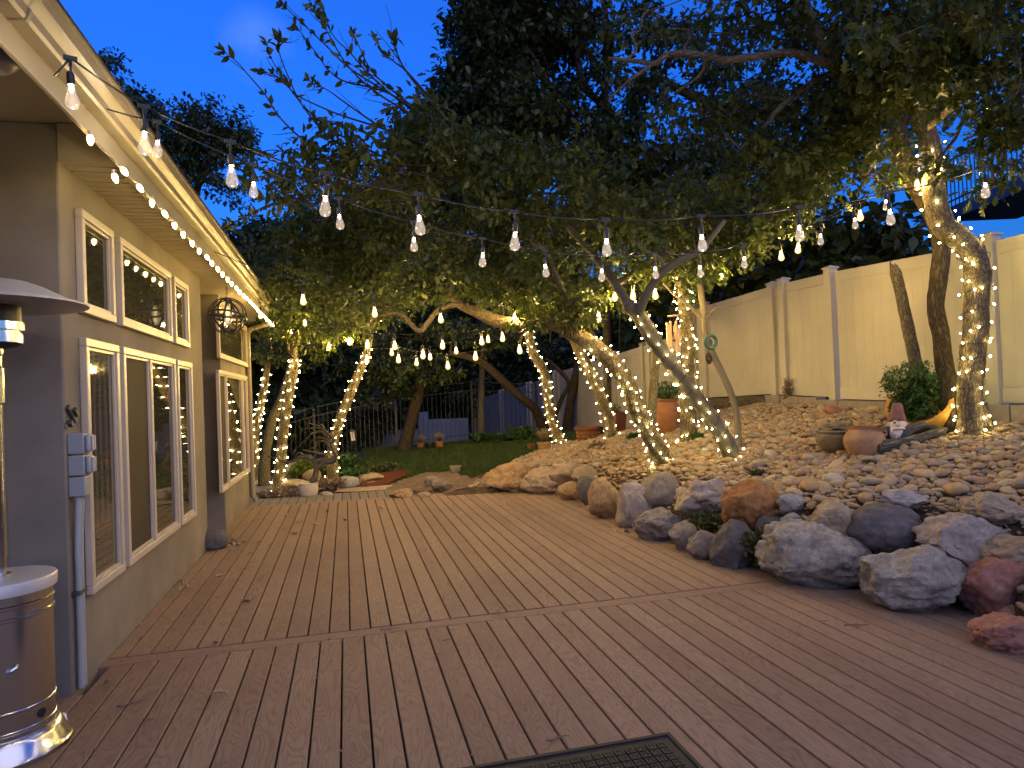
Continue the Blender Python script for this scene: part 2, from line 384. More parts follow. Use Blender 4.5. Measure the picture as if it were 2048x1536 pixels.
MT['bark_s'] = bark_mat('smooth_grey_bark', (.10, .085, .062), (.165, .14, .10), 5, .2, .004)
MT['bark_sp'] = bark_mat('speckled_bark', (.05, .04, .025), (.24, .20, .135), 55, .5, .006)
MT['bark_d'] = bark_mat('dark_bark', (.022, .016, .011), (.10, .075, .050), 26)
MT['wood'] = bark_mat('grey_driftwood', (.05, .042, .034), (.22, .185, .145), 22, .7, .012)
MT['terra'] = mat('terracotta', (.28, .115, .045), .75, var=.25, vs=5, bmp=.2, bs=30)
MT['terra_d'] = mat('dark_terracotta', (.16, .055, .028), .7, var=.3, vs=5, bmp=.2, bs=30)
MT['claypot'] = mat('sandy_clay', (.34, .19, .095), .85, var=.28, vs=6, bmp=.5, bs=25, bd=.008)
MT['urn'] = mat('olive_stoneware', (.17, .125, .065), .7, var=.25, vs=5, bmp=.4, bs=25, bd=.006)
MT['ochre'] = mat('ochre_glazed_clay', (.50, .25, .04), .5, var=.2, vs=4, bmp=.1, bs=20)
MT['cream_pot'] = mat('cream_ceramic', (.50, .43, .33), .55, var=.1, vs=8, bmp=.6, bs=28, bd=.012)
MT['gnome_w'] = mat('chalky_white_plaster', (.62, .52, .42), .85, var=.15, vs=25, bmp=.6, bs=60, bd=.006)
MT['gnome_h'] = mat('faded_red_plaster', (.17, .075, .06), .85, var=.35, vs=25)
MT['gnome_b'] = mat('dark_blue_plaster', (.03, .04, .05), .8, var=.3, vs=15)
MT['skin'] = mat('painted_plaster_skin', (.46, .27, .17), .8, var=.15, vs=20)
MT['chime'] = mat('satin_copper_tube', (.55, .34, .19), .4, .3, var=.08)
MT['verdi'] = mat('verdigris_metal', (.07, .16, .09), .6, .2, var=.4, vs=30)
MT['cone'] = mat('pine_cone_scales', (.10, .055, .03), .8, var=.3, vs=40)
MT['rubber'] = mat('black_rubber_mat', (.013, .012, .013), .75, var=.2, vs=12, bmp=.4, bs=160, bd=.002)
MT['white_wheel'] = mat('white_plastic_wheel', (.7, .7, .72), .45, var=.05)
MT['carpaint'] = mat('pale_car_paint', (.55, .56, .58), .25, .1, var=0, spec=.5)
MT['carglass'] = mat('car_glass', (.015, .017, .02), .05, 0, var=0, spec=.6)
MT['tyre'] = mat('tyre_rubber', (.015, .015, .015), .8, var=0)
MT['nwall'] = mat('neighbor_block_wall', (.11, .135, .19), .9, var=.15, vs=3, bmp=.3, bs=30)
MT['nsiding'] = mat('neighbor_siding', (.40, .41, .43), .7, var=.06)
MT['steel'] = mat('brushed_stainless', (.58, .575, .57), .17, 1.0, var=.05, vs=3, bmp=.08, bs=10, bd=.002, scale=(.3, .3, 60))
MT['steel'].node_tree.nodes['Principled BSDF'].inputs['Anisotropic'].default_value = .4
MT['heat_grey'] = mat('grey_powder_coat', (.42, .40, .40), .4, .2, var=.08, vs=8)
MT['mesh_burner'] = mat('sooty_burner_mesh', (.05, .045, .04), .5, .6, var=.3, vs=30)
MT['sticker'] = mat('grey_label', (.42, .43, .45), .5, var=.05)
MT['cob1'] = cobble_mat('river_cobble', True); MT['cob2'] = cobble_mat('river_pebbles', False)
MT['leafdry'] = mat('dry_brown_leaf', (.34, .22, .11), .8, var=.4, vs=30)
MT['twig'] = mat('dry_twig', (.17, .11, .07), .9, var=.3, vs=30)
def pane_mat(name, base, blinds=False, rough=.03):
    m, nt, p = base_mat(name); p.inputs['Base Color'].default_value = (*base, 1); p.inputs['Roughness'].default_value = rough
    p.inputs['Specular IOR Level'].default_value = .6
    v = mapped(nt, 'Object', (1, 1, 1)); n = N(nt, 'ShaderNodeTexNoise', Scale=1.2, Detail=1.0); nt.links.new(v, n.inputs['Vector']); bump(nt, n.outputs[0], p, .06, .03)
    if blinds:
        wv = N(nt, 'ShaderNodeTexWave', bands_direction='Y', Scale=3.2, Distortion=1.5, Detail=2.0); nt.links.new(v, wv.inputs['Vector']); nt.links.new(ramp(nt, wv.outputs[0], [(0, mul(base, .55)), (1, mul(base, 1.25))]), p.inputs['Base Color'])
    return m
MT['pane'] = pane_mat('dark_window_glass', (.035, .032, .022)); MT['pane_l'] = pane_mat('blind_behind_glass', (.085, .075, .06), blinds=True); MT['screen'] = mat('insect_screen', (.045, .034, .022), .8, var=.1, spec=.2)
# light sources of the place
BULB = 135.0
MT['filA'] = emit('lit_filament_neck', (1.0, .80, .50), BULB * 1.25)
MT['filB'] = emit('lit_filament_amber', (1.0, .67, .20), BULB * 1.1)
MT['glassA'] = bulb_glass('clear_bulb_glass', (1, .74, .48), .016, .18)
MT['glassB'] = bulb_glass('amber_lit_bulb_glass', (1, .56, .13), .085, .1)
MT['c9'] = emit('lit_eave_bulb', (1.0, .74, .24), 3.4)
MT['led'] = emit('lit_fairy_led', (1.0, .82, .31), 9.0)

# ------------------------------------------------------------------ ground
LA, LB = hit(985, 944), hit(1098, 893)
def lawn_side(x, y): return (LB.x - LA.x) * (y - LA.y) - (LB.y - LA.y) * (x - LA.x) > 0 or (y > LB.y + .2)
def build_ground():
    xs = list(np.concatenate([[-400, -200, -100, -60, -40, -30, -22], np.arange(-16, -5, 1.0), np.arange(-5, 8.2, .13), np.arange(8.5, 16, 1.0), [18, 22, 30, 40, 60, 100, 200, 400]]))
    ys = list(np.concatenate([[-400, -200, -100, -60, -40, -30, -20, -12, -8], np.arange(-6, 2, .5), np.arange(2, 15, .13), np.arange(15, 26, .3), np.arange(26, 40, 1.5), [42, 50, 65, 90, 140, 200, 400]]))
    V = []; Fs = []; mi = []
    for y in ys:
        for x in xs: V.append((x, y, h(x, y)))
    nx = len(xs)
    for j in range(len(ys) - 1):
        for i in range(nx - 1):
            Fs.append((j * nx + i, j * nx + i + 1, (j + 1) * nx + i + 1, (j + 1) * nx + i))
            x = (xs[i] + xs[i + 1]) / 2; y = (ys[j] + ys[j + 1]) / 2
            xe = lerp_tab(y, EY, EX)
            far = math.hypot(x, y) > 27 or x < -6 or x > 9
            if far: k = 2
            elif y > 12.7 and y < 20.2 and x > .9 and lawn_side(x, y) and x < 6: k = 1
            else: k = 0
            mi.append(k)
    L = [i for f in Fs for i in f]
    o = np_obj('ground', V, L, np.arange(len(Fs)) * 4, [4] * len(Fs), [MT['dirt'], MT['lawn'], MT['far']], smooth_=True, mi=mi)
    tag(o, kind='structure'); return o
build_ground()

def sheet(name, mat_, poly, dz=.006, step=.12, kind='structure', bumpy=0):
    """a thin sheet lying on the terrain inside a plan polygon"""
    def inside(x, y):
        c = False
        for (x0, y0), (x1, y1) in zip(poly, poly[1:] + poly[:1]):
            if (y0 > y) != (y1 > y) and x < (x1 - x0) * (y - y0) / (y1 - y0) + x0: c = not c
        return c
    xs = np.arange(min(p[0] for p in poly), max(p[0] for p in poly), step); ys = np.arange(min(p[1] for p in poly), max(p[1] for p in poly), step)
    m = MB(); idx = {}
    def vid(i, j):
        if (i, j) not in idx:
            x, y = xs[0] + i * step, ys[0] + j * step
            idx[(i, j)] = len(m.v); m.v.append((x, y, h(x, y) + dz + (bumpy * noise.noise(Vector((x * 7, y * 7, 0))) if bumpy else 0)))
        return idx[(i, j)]
    for i in range(len(xs)):
        for j in range(len(ys)):
            if inside(xs[i] + step / 2, ys[j] + step / 2):
                m.f.append((vid(i, j), vid(i + 1, j), vid(i + 1, j + 1), vid(i, j + 1))); m.uv.append([(0, 0)] * 4)
    return tag(m.obj(name, mat_, sm=True, ang=80), kind=kind)
def P2(*px): 
    out = []
    for a in px: p = hit(*a); out.append((p.x, p.y))
    return out
sheet('path', MT['path'], P2((760, 984), (985, 978), (965, 960), (905, 944), (850, 946), (800, 962)), .012)
sheet('mulch_bed', MT['mulch'], P2((715, 975), (730, 985), (795, 962), (830, 942), (770, 935), (700, 952)), .03, bumpy=.02)
sheet('gravel_path', MT['gravel'], [(-2.6, 12.0), (-1.5, 12.0), (-1.35, 14.5), (-2.6, 15)], .02)

# ------------------------------------------------------------------ deck
def board(m, x0, x1, y0, y1, along='y', z=0.0, t=.12):
    e = .004; pr = [(x0, z - t), (x0, z - e), (x0 + e, z), (x1 - e, z), (x1, z - e), (x1, z - t)]
    vs = []; 
    for yy in (y0, y1):
        for a, zz in pr: vs.append((a, yy, zz) if along == 'y' else (yy, a, zz))
    n = len(pr); fs = []; uv = []
    for k in range(n - 1):
        q = (k, k + 1, n + k + 1, n + k); fs.append(q if along == 'y' else q[::-1])
        u = [(pr[k][0] + (k == 0) * 0, y0), (pr[k + 1][0], y0), (pr[k + 1][0], y1), (pr[k][0], y1)]; uv.append(u if along == 'y' else u[::-1])
    fs.append(tuple(range(n))); fs.append(tuple(range(2 * n - 1, n - 1, -1))); uv += [[(0, 0)] * n] * 2
    m.add(vs, fs, uv)
m = MB(); PITCHB = .1445; GAP = .0100
WX = -1.58
x = -4.55
while x < 5.6:
    x1 = x + PITCHB - GAP
    if x1 < WX + .1: board(m, x, x1, -2.5, 4.41)
    else: board(m, max(x, -9), x1, -2.5, 4.83 + random.uniform(-.002, .002))
    x += PITCHB
x = -4.55 + .052
while x < 5.0:
    x1 = x + PITCHB - GAP
    if x1 > WX: board(m, max(x, WX + .004), x1, 4.990, 11.30)
    elif x > -2.39: board(m, x, x1, 8.40, 9.55)
    x += PITCHB
board(m, 4.836, 4.968, WX - .0, 4.6, 'x', .001)
board(m, 11.306, 11.44, WX + .02, 3.4, 'x', .001)
deck = m.obj('deck', MT['deck'], ang=30); tag(deck, kind='structure')
m = MB(); x = WX + .03
while x < .62:
    board(m, x, x + PITCHB - GAP, 11.447, 12.35, z=-.002); x += PITCHB
tag(m.obj('deck_extension', MT['deck_grey'], ang=30), kind='structure')

# ------------------------------------------------------------------ house
Y1, Y1b, Y2a, Y2b = 4.42, 8.38, 9.57, 11.92
SZ = 3.10
house = thing('house', 'tan stucco house with almond framed windows and a long lit eave', 'house', (WX, Y1, 0))
def prism(m, poly, z0, z1):
    n = len(poly); m.add([(x, y, z0) for x, y in poly] + [(x, y, z1) for x, y in poly],
        [(i, (i + 1) % n, n + (i + 1) % n, n + i) for i in range(n)] + [tuple(range(n))[::-1], tuple(range(n, 2 * n))])
m = MB(); prism(m, [(WX, Y1), (WX, Y1b), (-2.4, Y1b), (-2.4, Y2a), (WX, Y2a), (WX, Y2b), (-7, Y2b), (-7, Y1)], -.15, 3.318)
wall = m.obj('wall', MT['stucco'], house, bevel=.012)
# near return of the house behind the camera's left side (continues the wall line of the porch)
SX0, SX1 = -2.45, -1.235
m = MB(); y = Y1 + .012; st = .1016
while y < 12.6:
    for a, b, z in ((0, .085, SZ), (.085, .089, SZ + .008), (.089, .0976, SZ + .008), (.0976, .1016, SZ)):
        pass
    z0, z1 = SZ, SZ + .020
    m.quad((SX0, y, z0), (SX0, y + .073, z0), (SX1, y + .073, z0), (SX1, y, z0))
    m.quad((SX0, y + .073, z0), (SX0, y + .076, z1), (SX1, y + .076, z1), (SX1, y + .073, z0))
    m.quad((SX0, y + .076, z1), (SX0, y + .0986, z1), (SX1, y + .0986, z1), (SX1, y + .076, z1))
    m.quad((SX0, y + .0986, z1), (SX0, y + st, z0), (SX1, y + st, z0), (SX1, y + .0986, z1))
    y += st
YE = y
m.box(((SX0 + SX1) / 2, (Y1 + YE) / 2 + .01, SZ + .06), (SX1 - SX0 - .004, YE - Y1 - .03, .06))
m.obj('soffit', MT['soffit'], house, ang=20)
m = MB(); m.span((WX + .002, Y1 - .008, SZ - .005), (SX1 - .002, Y1 + .010, 3.316)); m.obj('soffit_end_panel', MT['soffit'], house, bevel=.003)
m = MB(); m.span((-7, -1.5, 3.32), (SX1, Y1 + .2, 3.36)); m.obj('porch_ceiling', MT['soffit'], house)
m = MB(); m.span((SX1 + .001, -1.5, 3.035), (-1.212, YE + .05, 3.33)); m.span((SX1 - .03, Y1 + .02, 3.045), (SX1, YE, 3.098)); m.span((SX0, YE + .002, 3.07), (SX1, YE + .03, 3.33))
m.obj('fascia', MT['trim'], house, bevel=.003)
prof = [(-1.211, 3.15), (-1.15, 3.15), (-1.14, 3.165), (-1.135, 3.20), (-1.12, 3.222), (-1.10, 3.238), (-1.094, 3.275), (-1.08, 3.278), (-1.078, 3.295), (-1.085, 3.297), (-1.10, 3.29), (-1.211, 3.29)]
m = MB(); n = len(prof)
ysg = [-1.5, 2.2, 5.9, 9.6, YE + .06]
m.add([(x, yy, z) for yy in (-1.5, YE + .06) for x, z in prof], [(k, (k + 1) % n, n + (k + 1) % n, n + k) for k in range(n)] + [tuple(range(n))[::-1], tuple(range(n, 2 * n))])
for yy in (2.95, 6.4, 9.9):
    m.add([(x + (.004 if x > -1.2 else 0), yy + d, z + (.003 if z > 3.28 else (-.004 if z < 3.16 else 0))) for d in (-.012, .012) for x, z in prof], [(k, (k + 1) % n, n + (k + 1) % n, n + k) for k in range(n)])
m.obj('gutter', MT['gutter'], house, ang=25)
m = MB(); pts = [(-1.15, YE - .2, 3.16), (-1.15, YE - .2, 3.09), (-1.22, YE - .30, 3.03), (-1.50, Y2b - .03, 2.86), (WX + .045, Y2b - .05, 2.78), (WX + .045, Y2b - .05, .12), (WX + .10, Y2b - .05, .04)]
m.tube(pts, [.042] * len(pts), 12); m.obj('downspout', MT['gutter'], house, ang=50)
m = MB(); m.quad((-1.07, -1.5, 3.30), (-1.07, YE + .1, 3.30), (-7, YE + .1, 4.9), (-7, -1.5, 4.9)); m.quad((-1.07, -1.5, 3.27), (-1.07, -1.5, 3.30), (-7, -1.5, 4.9), (-7, -1.5, 3.27)); m.quad((-1.07, YE + .1, 3.27), (-7, YE + .1, 3.27), (-7, YE + .1, 4.9), (-1.07, YE + .1, 3.30))
m.obj('roof', MT['roof'], house)

def window(a0, a1, z0, z1, mulls=(), panes=None, axis='y', face=WX, sgn=1):
    """a framed window; a = coordinate along the wall, face = wall plane, the frame stands proud along +x (axis y) or -y (axis x)"""
    fr = MB(); fw = .052; pr = .045
    def bx(m, aa, ab, za, zb, d0, d1):
        if axis == 'y': m.span((face + d0, aa, za), (face + d1, ab, zb))
        else: m.span((aa, face - d1, za), (ab, face - d0, zb))
    bx(fr, a0, a1, z0, z0 + fw, .001, pr); bx(fr, a0, a1, z1 - fw, z1, .001, pr)
    bx(fr, a0, a0 + fw, z0 + fw, z1 - fw, .001, pr - .001); bx(fr, a1 - fw, a1, z0 + fw, z1 - fw, .001, pr - .001)
    cuts = [a0 + fw] + list(mulls) + [a1 - fw]
    for c in mulls: bx(fr, c - .028, c + .028, z0 + fw, z1 - fw, .001, pr - .002)
    # inner sash step
    f = fr.obj('window', MT['vinylwin'], house, bevel=.005)
    for i in range(len(cuts) - 1):
        p0 = cuts[i] + (.028 if i else 0); p1 = cuts[i + 1] - (.028 if i < len(cuts) - 2 else 0)
        s = MB(); sw = .022
        bx(s, p0, p1, z0 + fw, z0 + fw + sw, .002, .03); bx(s, p0, p1, z1 - fw - sw, z1 - fw, .002, .03)
        bx(s, p0, p0 + sw, z0 + fw + sw, z1 - fw - sw, .002, .029); bx(s, p1 - sw, p1, z0 + fw + sw, z1 - fw - sw, .002, .029)
        s.obj('sash', MT['vinylwin'], f, bevel=.003)
        g = MB()
        q0, q1, w0, w1 = p0 + sw * .6, p1 - sw * .6, z0 + fw + sw * .6, z1 - fw - sw * .6
        if axis == 'y': g.quad((face + .014, q0, w0), (face + .014, q1, w0), (face + .014, q1, w1), (face + .014, q0, w1))
        else: g.quad((q0, face - .014, w0), (q1, face - .014, w0), (q1, face - .014, w1), (q0, face - .014, w1))
        g.obj('pane', (panes[i] if panes else MT['pane']), f, sm=False)
    return f
def wy(px, py): return onx(px, py, WX).y
def wz(px, py): return onx(px, py, WX).z
lz0 = (wz(173, 1190) + wz(247, 1135)) / 2; lz1 = (wz(157, 676) + wz(235, 693)) / 2
uz0 = (wz(155, 620) + wz(230, 655)) / 2; uz1 = (wz(147, 415) + wz(228, 473)) / 2
window(wy(163, 900), wy(231, 900), lz0, lz1, panes=[MT['pane_l']])
window(wy(240, 900), wy(347, 900), lz0, lz1, mulls=[wy(297, 900)], panes=[MT['screen'], MT['pane']])
window(wy(351, 900), wy(381, 900), lz0, lz1)
window(wy(151, 530), wy(217, 560), uz0, uz1)
window(wy(230, 560), wy(334, 600), uz0, uz1)
window(wy(341, 620), wy(370, 640), uz0, uz1)
window(wy(434, 850), wy(492, 850), wz(440, 985), wz(434, 740), mulls=[wy(450, 850), wy(483, 850)], panes=[MT['screen'], MT['pane'], MT['pane']])
window(wy(432, 680), wy(490, 690), wz(434, 716), wz(434, 615))
fx = ony(390, 860, Y2a).x
window(fx - .45, fx, ony(388, 1000, Y2a).z, ony(386, 738, Y2a).z, axis='x', face=Y2a)
window(fx - .45, fx, ony(387, 709, Y2a).z, ony(386, 607, Y2a).z, axis='x', face=Y2a)
window(-3.1, -1.885, .82, 2.95, axis='x', face=Y1, mulls=[-2.5])
# dome fixture under the porch ceiling
p = U(-14, 95, 3.0)
t = thing('porch_speaker', 'round grey dome fixture hanging under the porch ceiling', 'outdoor light', (p.x, p.y, 3.32))
MB().lathe([(.0, -.16), (.06, -.155), (.10, -.12), (.115, -.06), (.11, -.02)], (p.x, p.y, 3.32), 28).obj('dome', MT['heat_grey'], t, ang=60)
MB().cyl((p.x, p.y, 3.30), (p.x, p.y, 3.32), .07, .07, 20).obj('ceiling_plate', MT['heat_grey'], t)


# outlets, conduit, bracket
ey = wy(143, 930)
t = thing('outlet_stack', 'stack of grey outdoor outlet boxes with conduit running down the stucco', 'electrical box', (WX, ey, 0))
zs = [wz(133, 998), wz(133, 955), wz(133, 911), wz(133, 867)]
for i in range(3):
    m = MB(); m.span((WX, ey - .055, zs[i] + .004), (WX + .085, ey + .045, zs[i + 1] - .004)); b = m.obj('box', MT['bluegrey_box'], t, bevel=.006)
    if i:
        m = MB(); m.span((WX + .086, ey - .04, zs[i] + .012), (WX + .116, ey + .036, zs[i + 1] - .012)); m.obj('cover', MT['grey_pvc'], b, bevel=.012)
        m = MB(); m.span((WX + .117, ey - .03, zs[i] + .02), (WX + .124, ey - .003, zs[i + 1] - .02)); m.span((WX + .117, ey + .005, zs[i] + .02), (WX + .124, ey + .028, zs[i + 1] - .02)); m.obj('flap', MT['grey_pvc'], b, bevel=.003)
for d in (-.022, .02):
    MB().tube([(WX + .04, ey + d, zs[0] + .01), (WX + .035, ey + d, zs[0] - .1), (WX + .026, ey + d + .002, .8), (WX + .026, ey + d, .02)], [.0165] * 4, 14).obj('conduit', MT['grey_pvc'], t, ang=60)
zz = wz(158, 1178)
m = MB(); m.span((WX + .002, ey - .06, zz - .012), (WX + .046, ey + .055, zz + .012)); m.obj('strap', MT['patina'], t, bevel=.003)
by, bz = wy(136, 835), wz(136, 835)
t = thing('wall_bracket', 'small dark weathered bracket screwed to the stucco above the outlet boxes', 'bracket', (WX, by, bz))
m = MB(); rot = Matrix.Rotation(R(-38), 3, 'X')
m.box((WX + .012, by + .02, bz + .02), (.02, .14, .035), rot); m.box((WX + .03, by + .035, bz + .03), (.02, .06, .03), rot); m.box((WX + .02, by - .03, bz - .035), (.03, .04, .03), rot)
m.obj('arm', MT['patina'], t, bevel=.004)
m = MB(); m.span((WX + .001, by - .05, bz - .06), (WX + .012, by - .005, bz - .035)); m.obj('mounting_plate', MT['trim'], t, bevel=.002)

# ------------------------------------------------------------------ patio heater
hp = onz(8, 1500); hx, hy = hp.x, hp.y
t = thing('patio_heater', 'tall stainless steel patio heater with a wide grey reflector hood', 'patio heater', (hx, hy, 0))
c = (hx, hy, 0)
MB().lathe([(.282, .0), (.282, .02), (.268, .035), (.248, .085), (.232, .11), (.222, .115)], c, 56).obj('base', MT['steel'], t, ang=40)
b = MB().lathe([(.216, .115), (.216, .135), (.220, .14), (.220, .148), (.216, .152), (.216, .23), (.220, .234), (.220, .242), (.216, .246), (.216, .66), (.222, .665), (.222, .676), (.216, .681), (.216, .715), (.222, .72), (.222, .731), (.216, .736), (.216, .775)], c, 56).obj('tank_housing', MT['steel'], t, ang=30)
ctx = Vector((0, 0, 0)) - Vector((hx, hy, 0)); a_c = math.atan2(ctx.y, ctx.x)
def on_cyl(a, r, z): return Vector((hx + r * math.cos(a), hy + r * math.sin(a), z))
for da in (-.18, .75, -1.2):
    a = a_c + da; q = on_cyl(a, .217, .19); MB().cyl(q, q + Vector((math.cos(a), math.sin(a), 0)) * .003, .021, .021, 20).obj('vent_hole', MT['black'], b)
a = a_c + .18; q = on_cyl(a, .236, .44); MB().tube([on_cyl(a - .09, .219, .435), on_cyl(a - .03, .234, .44), on_cyl(a + .05, .234, .45), on_cyl(a + .09, .219, .452)], [.008] * 4, 8).obj('latch', MT['steel'], b)
m = MB(); 
for k in range(6):
    a0 = a_c - .62 + k * .09; m.quad(on_cyl(a0, .2178, .40), on_cyl(a0 + .09, .2178, .40), on_cyl(a0 + .09, .2178, .53), on_cyl(a0, .2178, .53))
m.obj('label_plate', MT['sticker'], b)
MB().lathe([(.222, .775), (.235, .78), (.237, .83), (.232, .838), (.19, .843), (.05, .846)], c, 56).obj('lid', MT['heat_grey'], t, ang=40)
MB().lathe([(.05, .846), (.05, .855), (.032, .86)], c, 32).obj('pole_collar', MT['steel'], t)
MB().lathe([(.031, .86), (.031, 1.68)], c, 28).obj('pole', MT['steel'], t)
MB().lathe([(.031, 1.68), (.042, 1.69), (.042, 1.86), (.034, 1.87), (.034, 1.92), (.04, 1.93), (.04, 1.965)], c, 28).obj('valve_housing', MT['steel'], t, ang=30)
MB().lathe([(.04, 1.955), (.09, 1.965), (.118, 1.98), (.12, 1.985)], c, 36).obj('burner_cup', MT['black'], t)
MB().lathe([(.122, 1.985), (.122, 2.03), (.112, 2.033), (.112, 2.043), (.13, 2.046), (.13, 2.085), (.12, 2.088)], c, 40).obj('burner_band', MT['steel'], t, ang=30)
MB().lathe([(.118, 2.088), (.118, 2.215), (.10, 2.225)], c, 36).obj('burner_screen', MT['mesh_burner'], t)
MB().lathe([(.395, 2.168), (.408, 2.172), (.40, 2.182), (.33, 2.205), (.22, 2.262), (.16, 2.285), (.08, 2.292), (.0, 2.294)], c, 64).obj('reflector', MT['heat_grey'], t, ang=60)
wp = onz(126, 1440, .05)
m = MB(); dirw = (wp - Vector((hx, hy, .05))); dirw.z = 0; dirw.normalize()
m.cyl(wp - dirw * .05, wp + dirw * .012, .036, .036, 24); w = m.obj('wheel', MT['white_wheel'], t, bevel=.006)
MB().cyl(wp + dirw * .012, wp + dirw * .016, .014, .014, 16).obj('hub', MT['black'], w)

# ------------------------------------------------------------------ door mat
mx0, mx1, my0, my1 = .20, 1.43, 2.18, 2.955
t = MB(); 
t.span((mx0, my0, .002), (mx1, my1, .009))
for a, b, c_, d in ((mx0, mx1, my0, my0 + .02), (mx0, mx1, my1 - .02, my1), ): t.span((a, c_, .009), (b, d, .016))
t.span((mx0, my0 + .02, .009), (mx0 + .02, my1 - .02, .0158)); t.span((mx1 - .02, my0 + .02, .009), (mx1, my1 - .02, .0158))
sq = .052
for i in range(int((mx1 - mx0 - .05) / sq)):
    for j in range(int((my1 - my0 - .05) / sq)):
        cx, cy = mx0 + .028 + sq * (i + .5), my0 + .03 + sq * (j + .5); a = .021
        for (p, q) in (((-a, -a), (a, -a + .009)), ((-a, a - .009), (a, a)), ((-a, -a + .009), (-a + .009, a - .009)), ((a - .009, -a + .009), (a, a - .009))):
            t.span((cx + p[0], cy + p[1], .009), (cx + q[0], cy + q[1], .0165))
        t.box((cx, cy, .0125), (.018, .018, .006))
tag(t.obj('door_mat', MT['rubber'], origin=(mx0, my0, .0)), 'black rubber door mat with raised squares lying on the deck', 'door mat')

# ------------------------------------------------------------------ boulders
def boulder(box, zb, mat_, label, seed=0, ang=6, dk=.75, rough=.10, tilt=0, name='boulder', P=None, cat='boulder', sub=4, hk=.95, fl=1.0):
    x0, x1, y0, y1 = box
    p = P if P is not None else onz((x0 + x1) / 2, y1, zb)
    zc = depth(p); w = (x1 - x0) * zc / F_PX * 1.15; hh = (y1 - y0) * zc / F_PX * hk * 1.03
    n = Vector((p.x - EYE.x, p.y - EYE.y, 0)).normalized(); s = Vector((n.y, -n.x, 0)); d = w * dk
    rnd = random.Random(seed * 13 + 5)
    V, Fc = ICO(sub)
    pl = []
    for k in range(ang):
        v = Vector((rnd.uniform(-1, 1), rnd.uniform(-1, 1), rnd.uniform(-1, 1))).normalized(); pl.append((v, rnd.uniform(.64, .90)))
    out = []
    o = Vector((seed * 3.7, seed * 1.3, 0))
    for v in V:
        q = v.copy()
        for nn, dd in pl:
            e = q.dot(nn) - dd
            if e > 0: q -= nn * e * .88
        k = 1 + rough * (noise.noise(v * 1.6 + o) * 1.2 + .7 * noise.noise(v * 3.6 + o) - .45 * abs(noise.noise(v * 5 + o)) + .34 * noise.noise(v * 9 + o) + .2 * noise.noise(v * 20 + o))
        out.append(q * k)
    mn = [min(v[i] for v in out) for i in range(3)]; mxx = [max(v[i] for v in out) for i in range(3)]
    if zb > .05:
        zc2 = zc - .42 * d; p = U((x0 + x1) / 2, y1, zc2); w *= zc2 / zc; hh *= zc2 / zc; d *= zc2 / zc
    if name == 'boulder' and tilt == 0: hh *= 1.24; sink = .15 * hh
    else: sink = .015
    c = p + n * d * .45 + Vector((0, 0, hh * .5 - sink)); vs = []
    ca, sa = math.cos(tilt), math.sin(tilt)
    for v in out:
        a = [((v[i] - mn[i]) / (mxx[i] - mn[i]) - .5) for i in range(3)]
        X, Z = a[0] * w, a[2] * hh
        X, Z = X * ca - Z * sa, X * sa + Z * ca
        vs.append(c + s * X + n * a[1] * d + Vector((0, 0, Z)))
    m = MB(); m.add(vs, Fc)
    ob = m.obj(name, mat_, origin=(c.x, c.y, c.z - hh / 2), ang=48)
    return tag(ob, label, cat)
ST = {
 'tan': stone_mat('tan_pitted_rock', (.13, .075, .03), (.32, .20, .095), (.44, .32, .19), 3, 34, .9, .9, .03),
 'buff': stone_mat('buff_rock', (.15, .105, .066), (.28, .205, .13), (.38, .29, .20), 2.5, 30, .85, .5, .02),
 'grey': stone_mat('grey_rock', (.14, .13, .122), (.28, .255, .232), (.39, .36, .33), 3, 38, .85, .7, .02),
 'pink': stone_mat('pinkish_grey_rock', (.14, .105, .082), (.28, .222, .178), (.40, .33, .27), 3, 30, .85, .6, .02),
 'slate': stone_mat('dark_slate_rock', (.05, .043, .043), (.095, .083, .08), (.15, .13, .122), 3, 24, .8, .5, .02),
 'orange': stone_mat('orange_sandstone', (.15, .062, .02), (.28, .13, .042), (.36, .19, .08), 3, 26, .9, .7, .03, (2.2, 2.2, .7)),
 'red': stone_mat('red_rock', (.16, .07, .05), (.29, .13, .09), (.37, .20, .15), 3, 34, .8, .5, .02),
 'mauve': stone_mat('mauve_grey_rock', (.085, .066, .052), (.19, .152, .122), (.28, .235, .19), 3, 30, .85, .6, .02),
 'lich': stone_mat('lichen_grey_rock', (.11, .09, .07), (.25, .213, .168), (.40, .345, .275), 4, 30, .9, .8, .03),
}
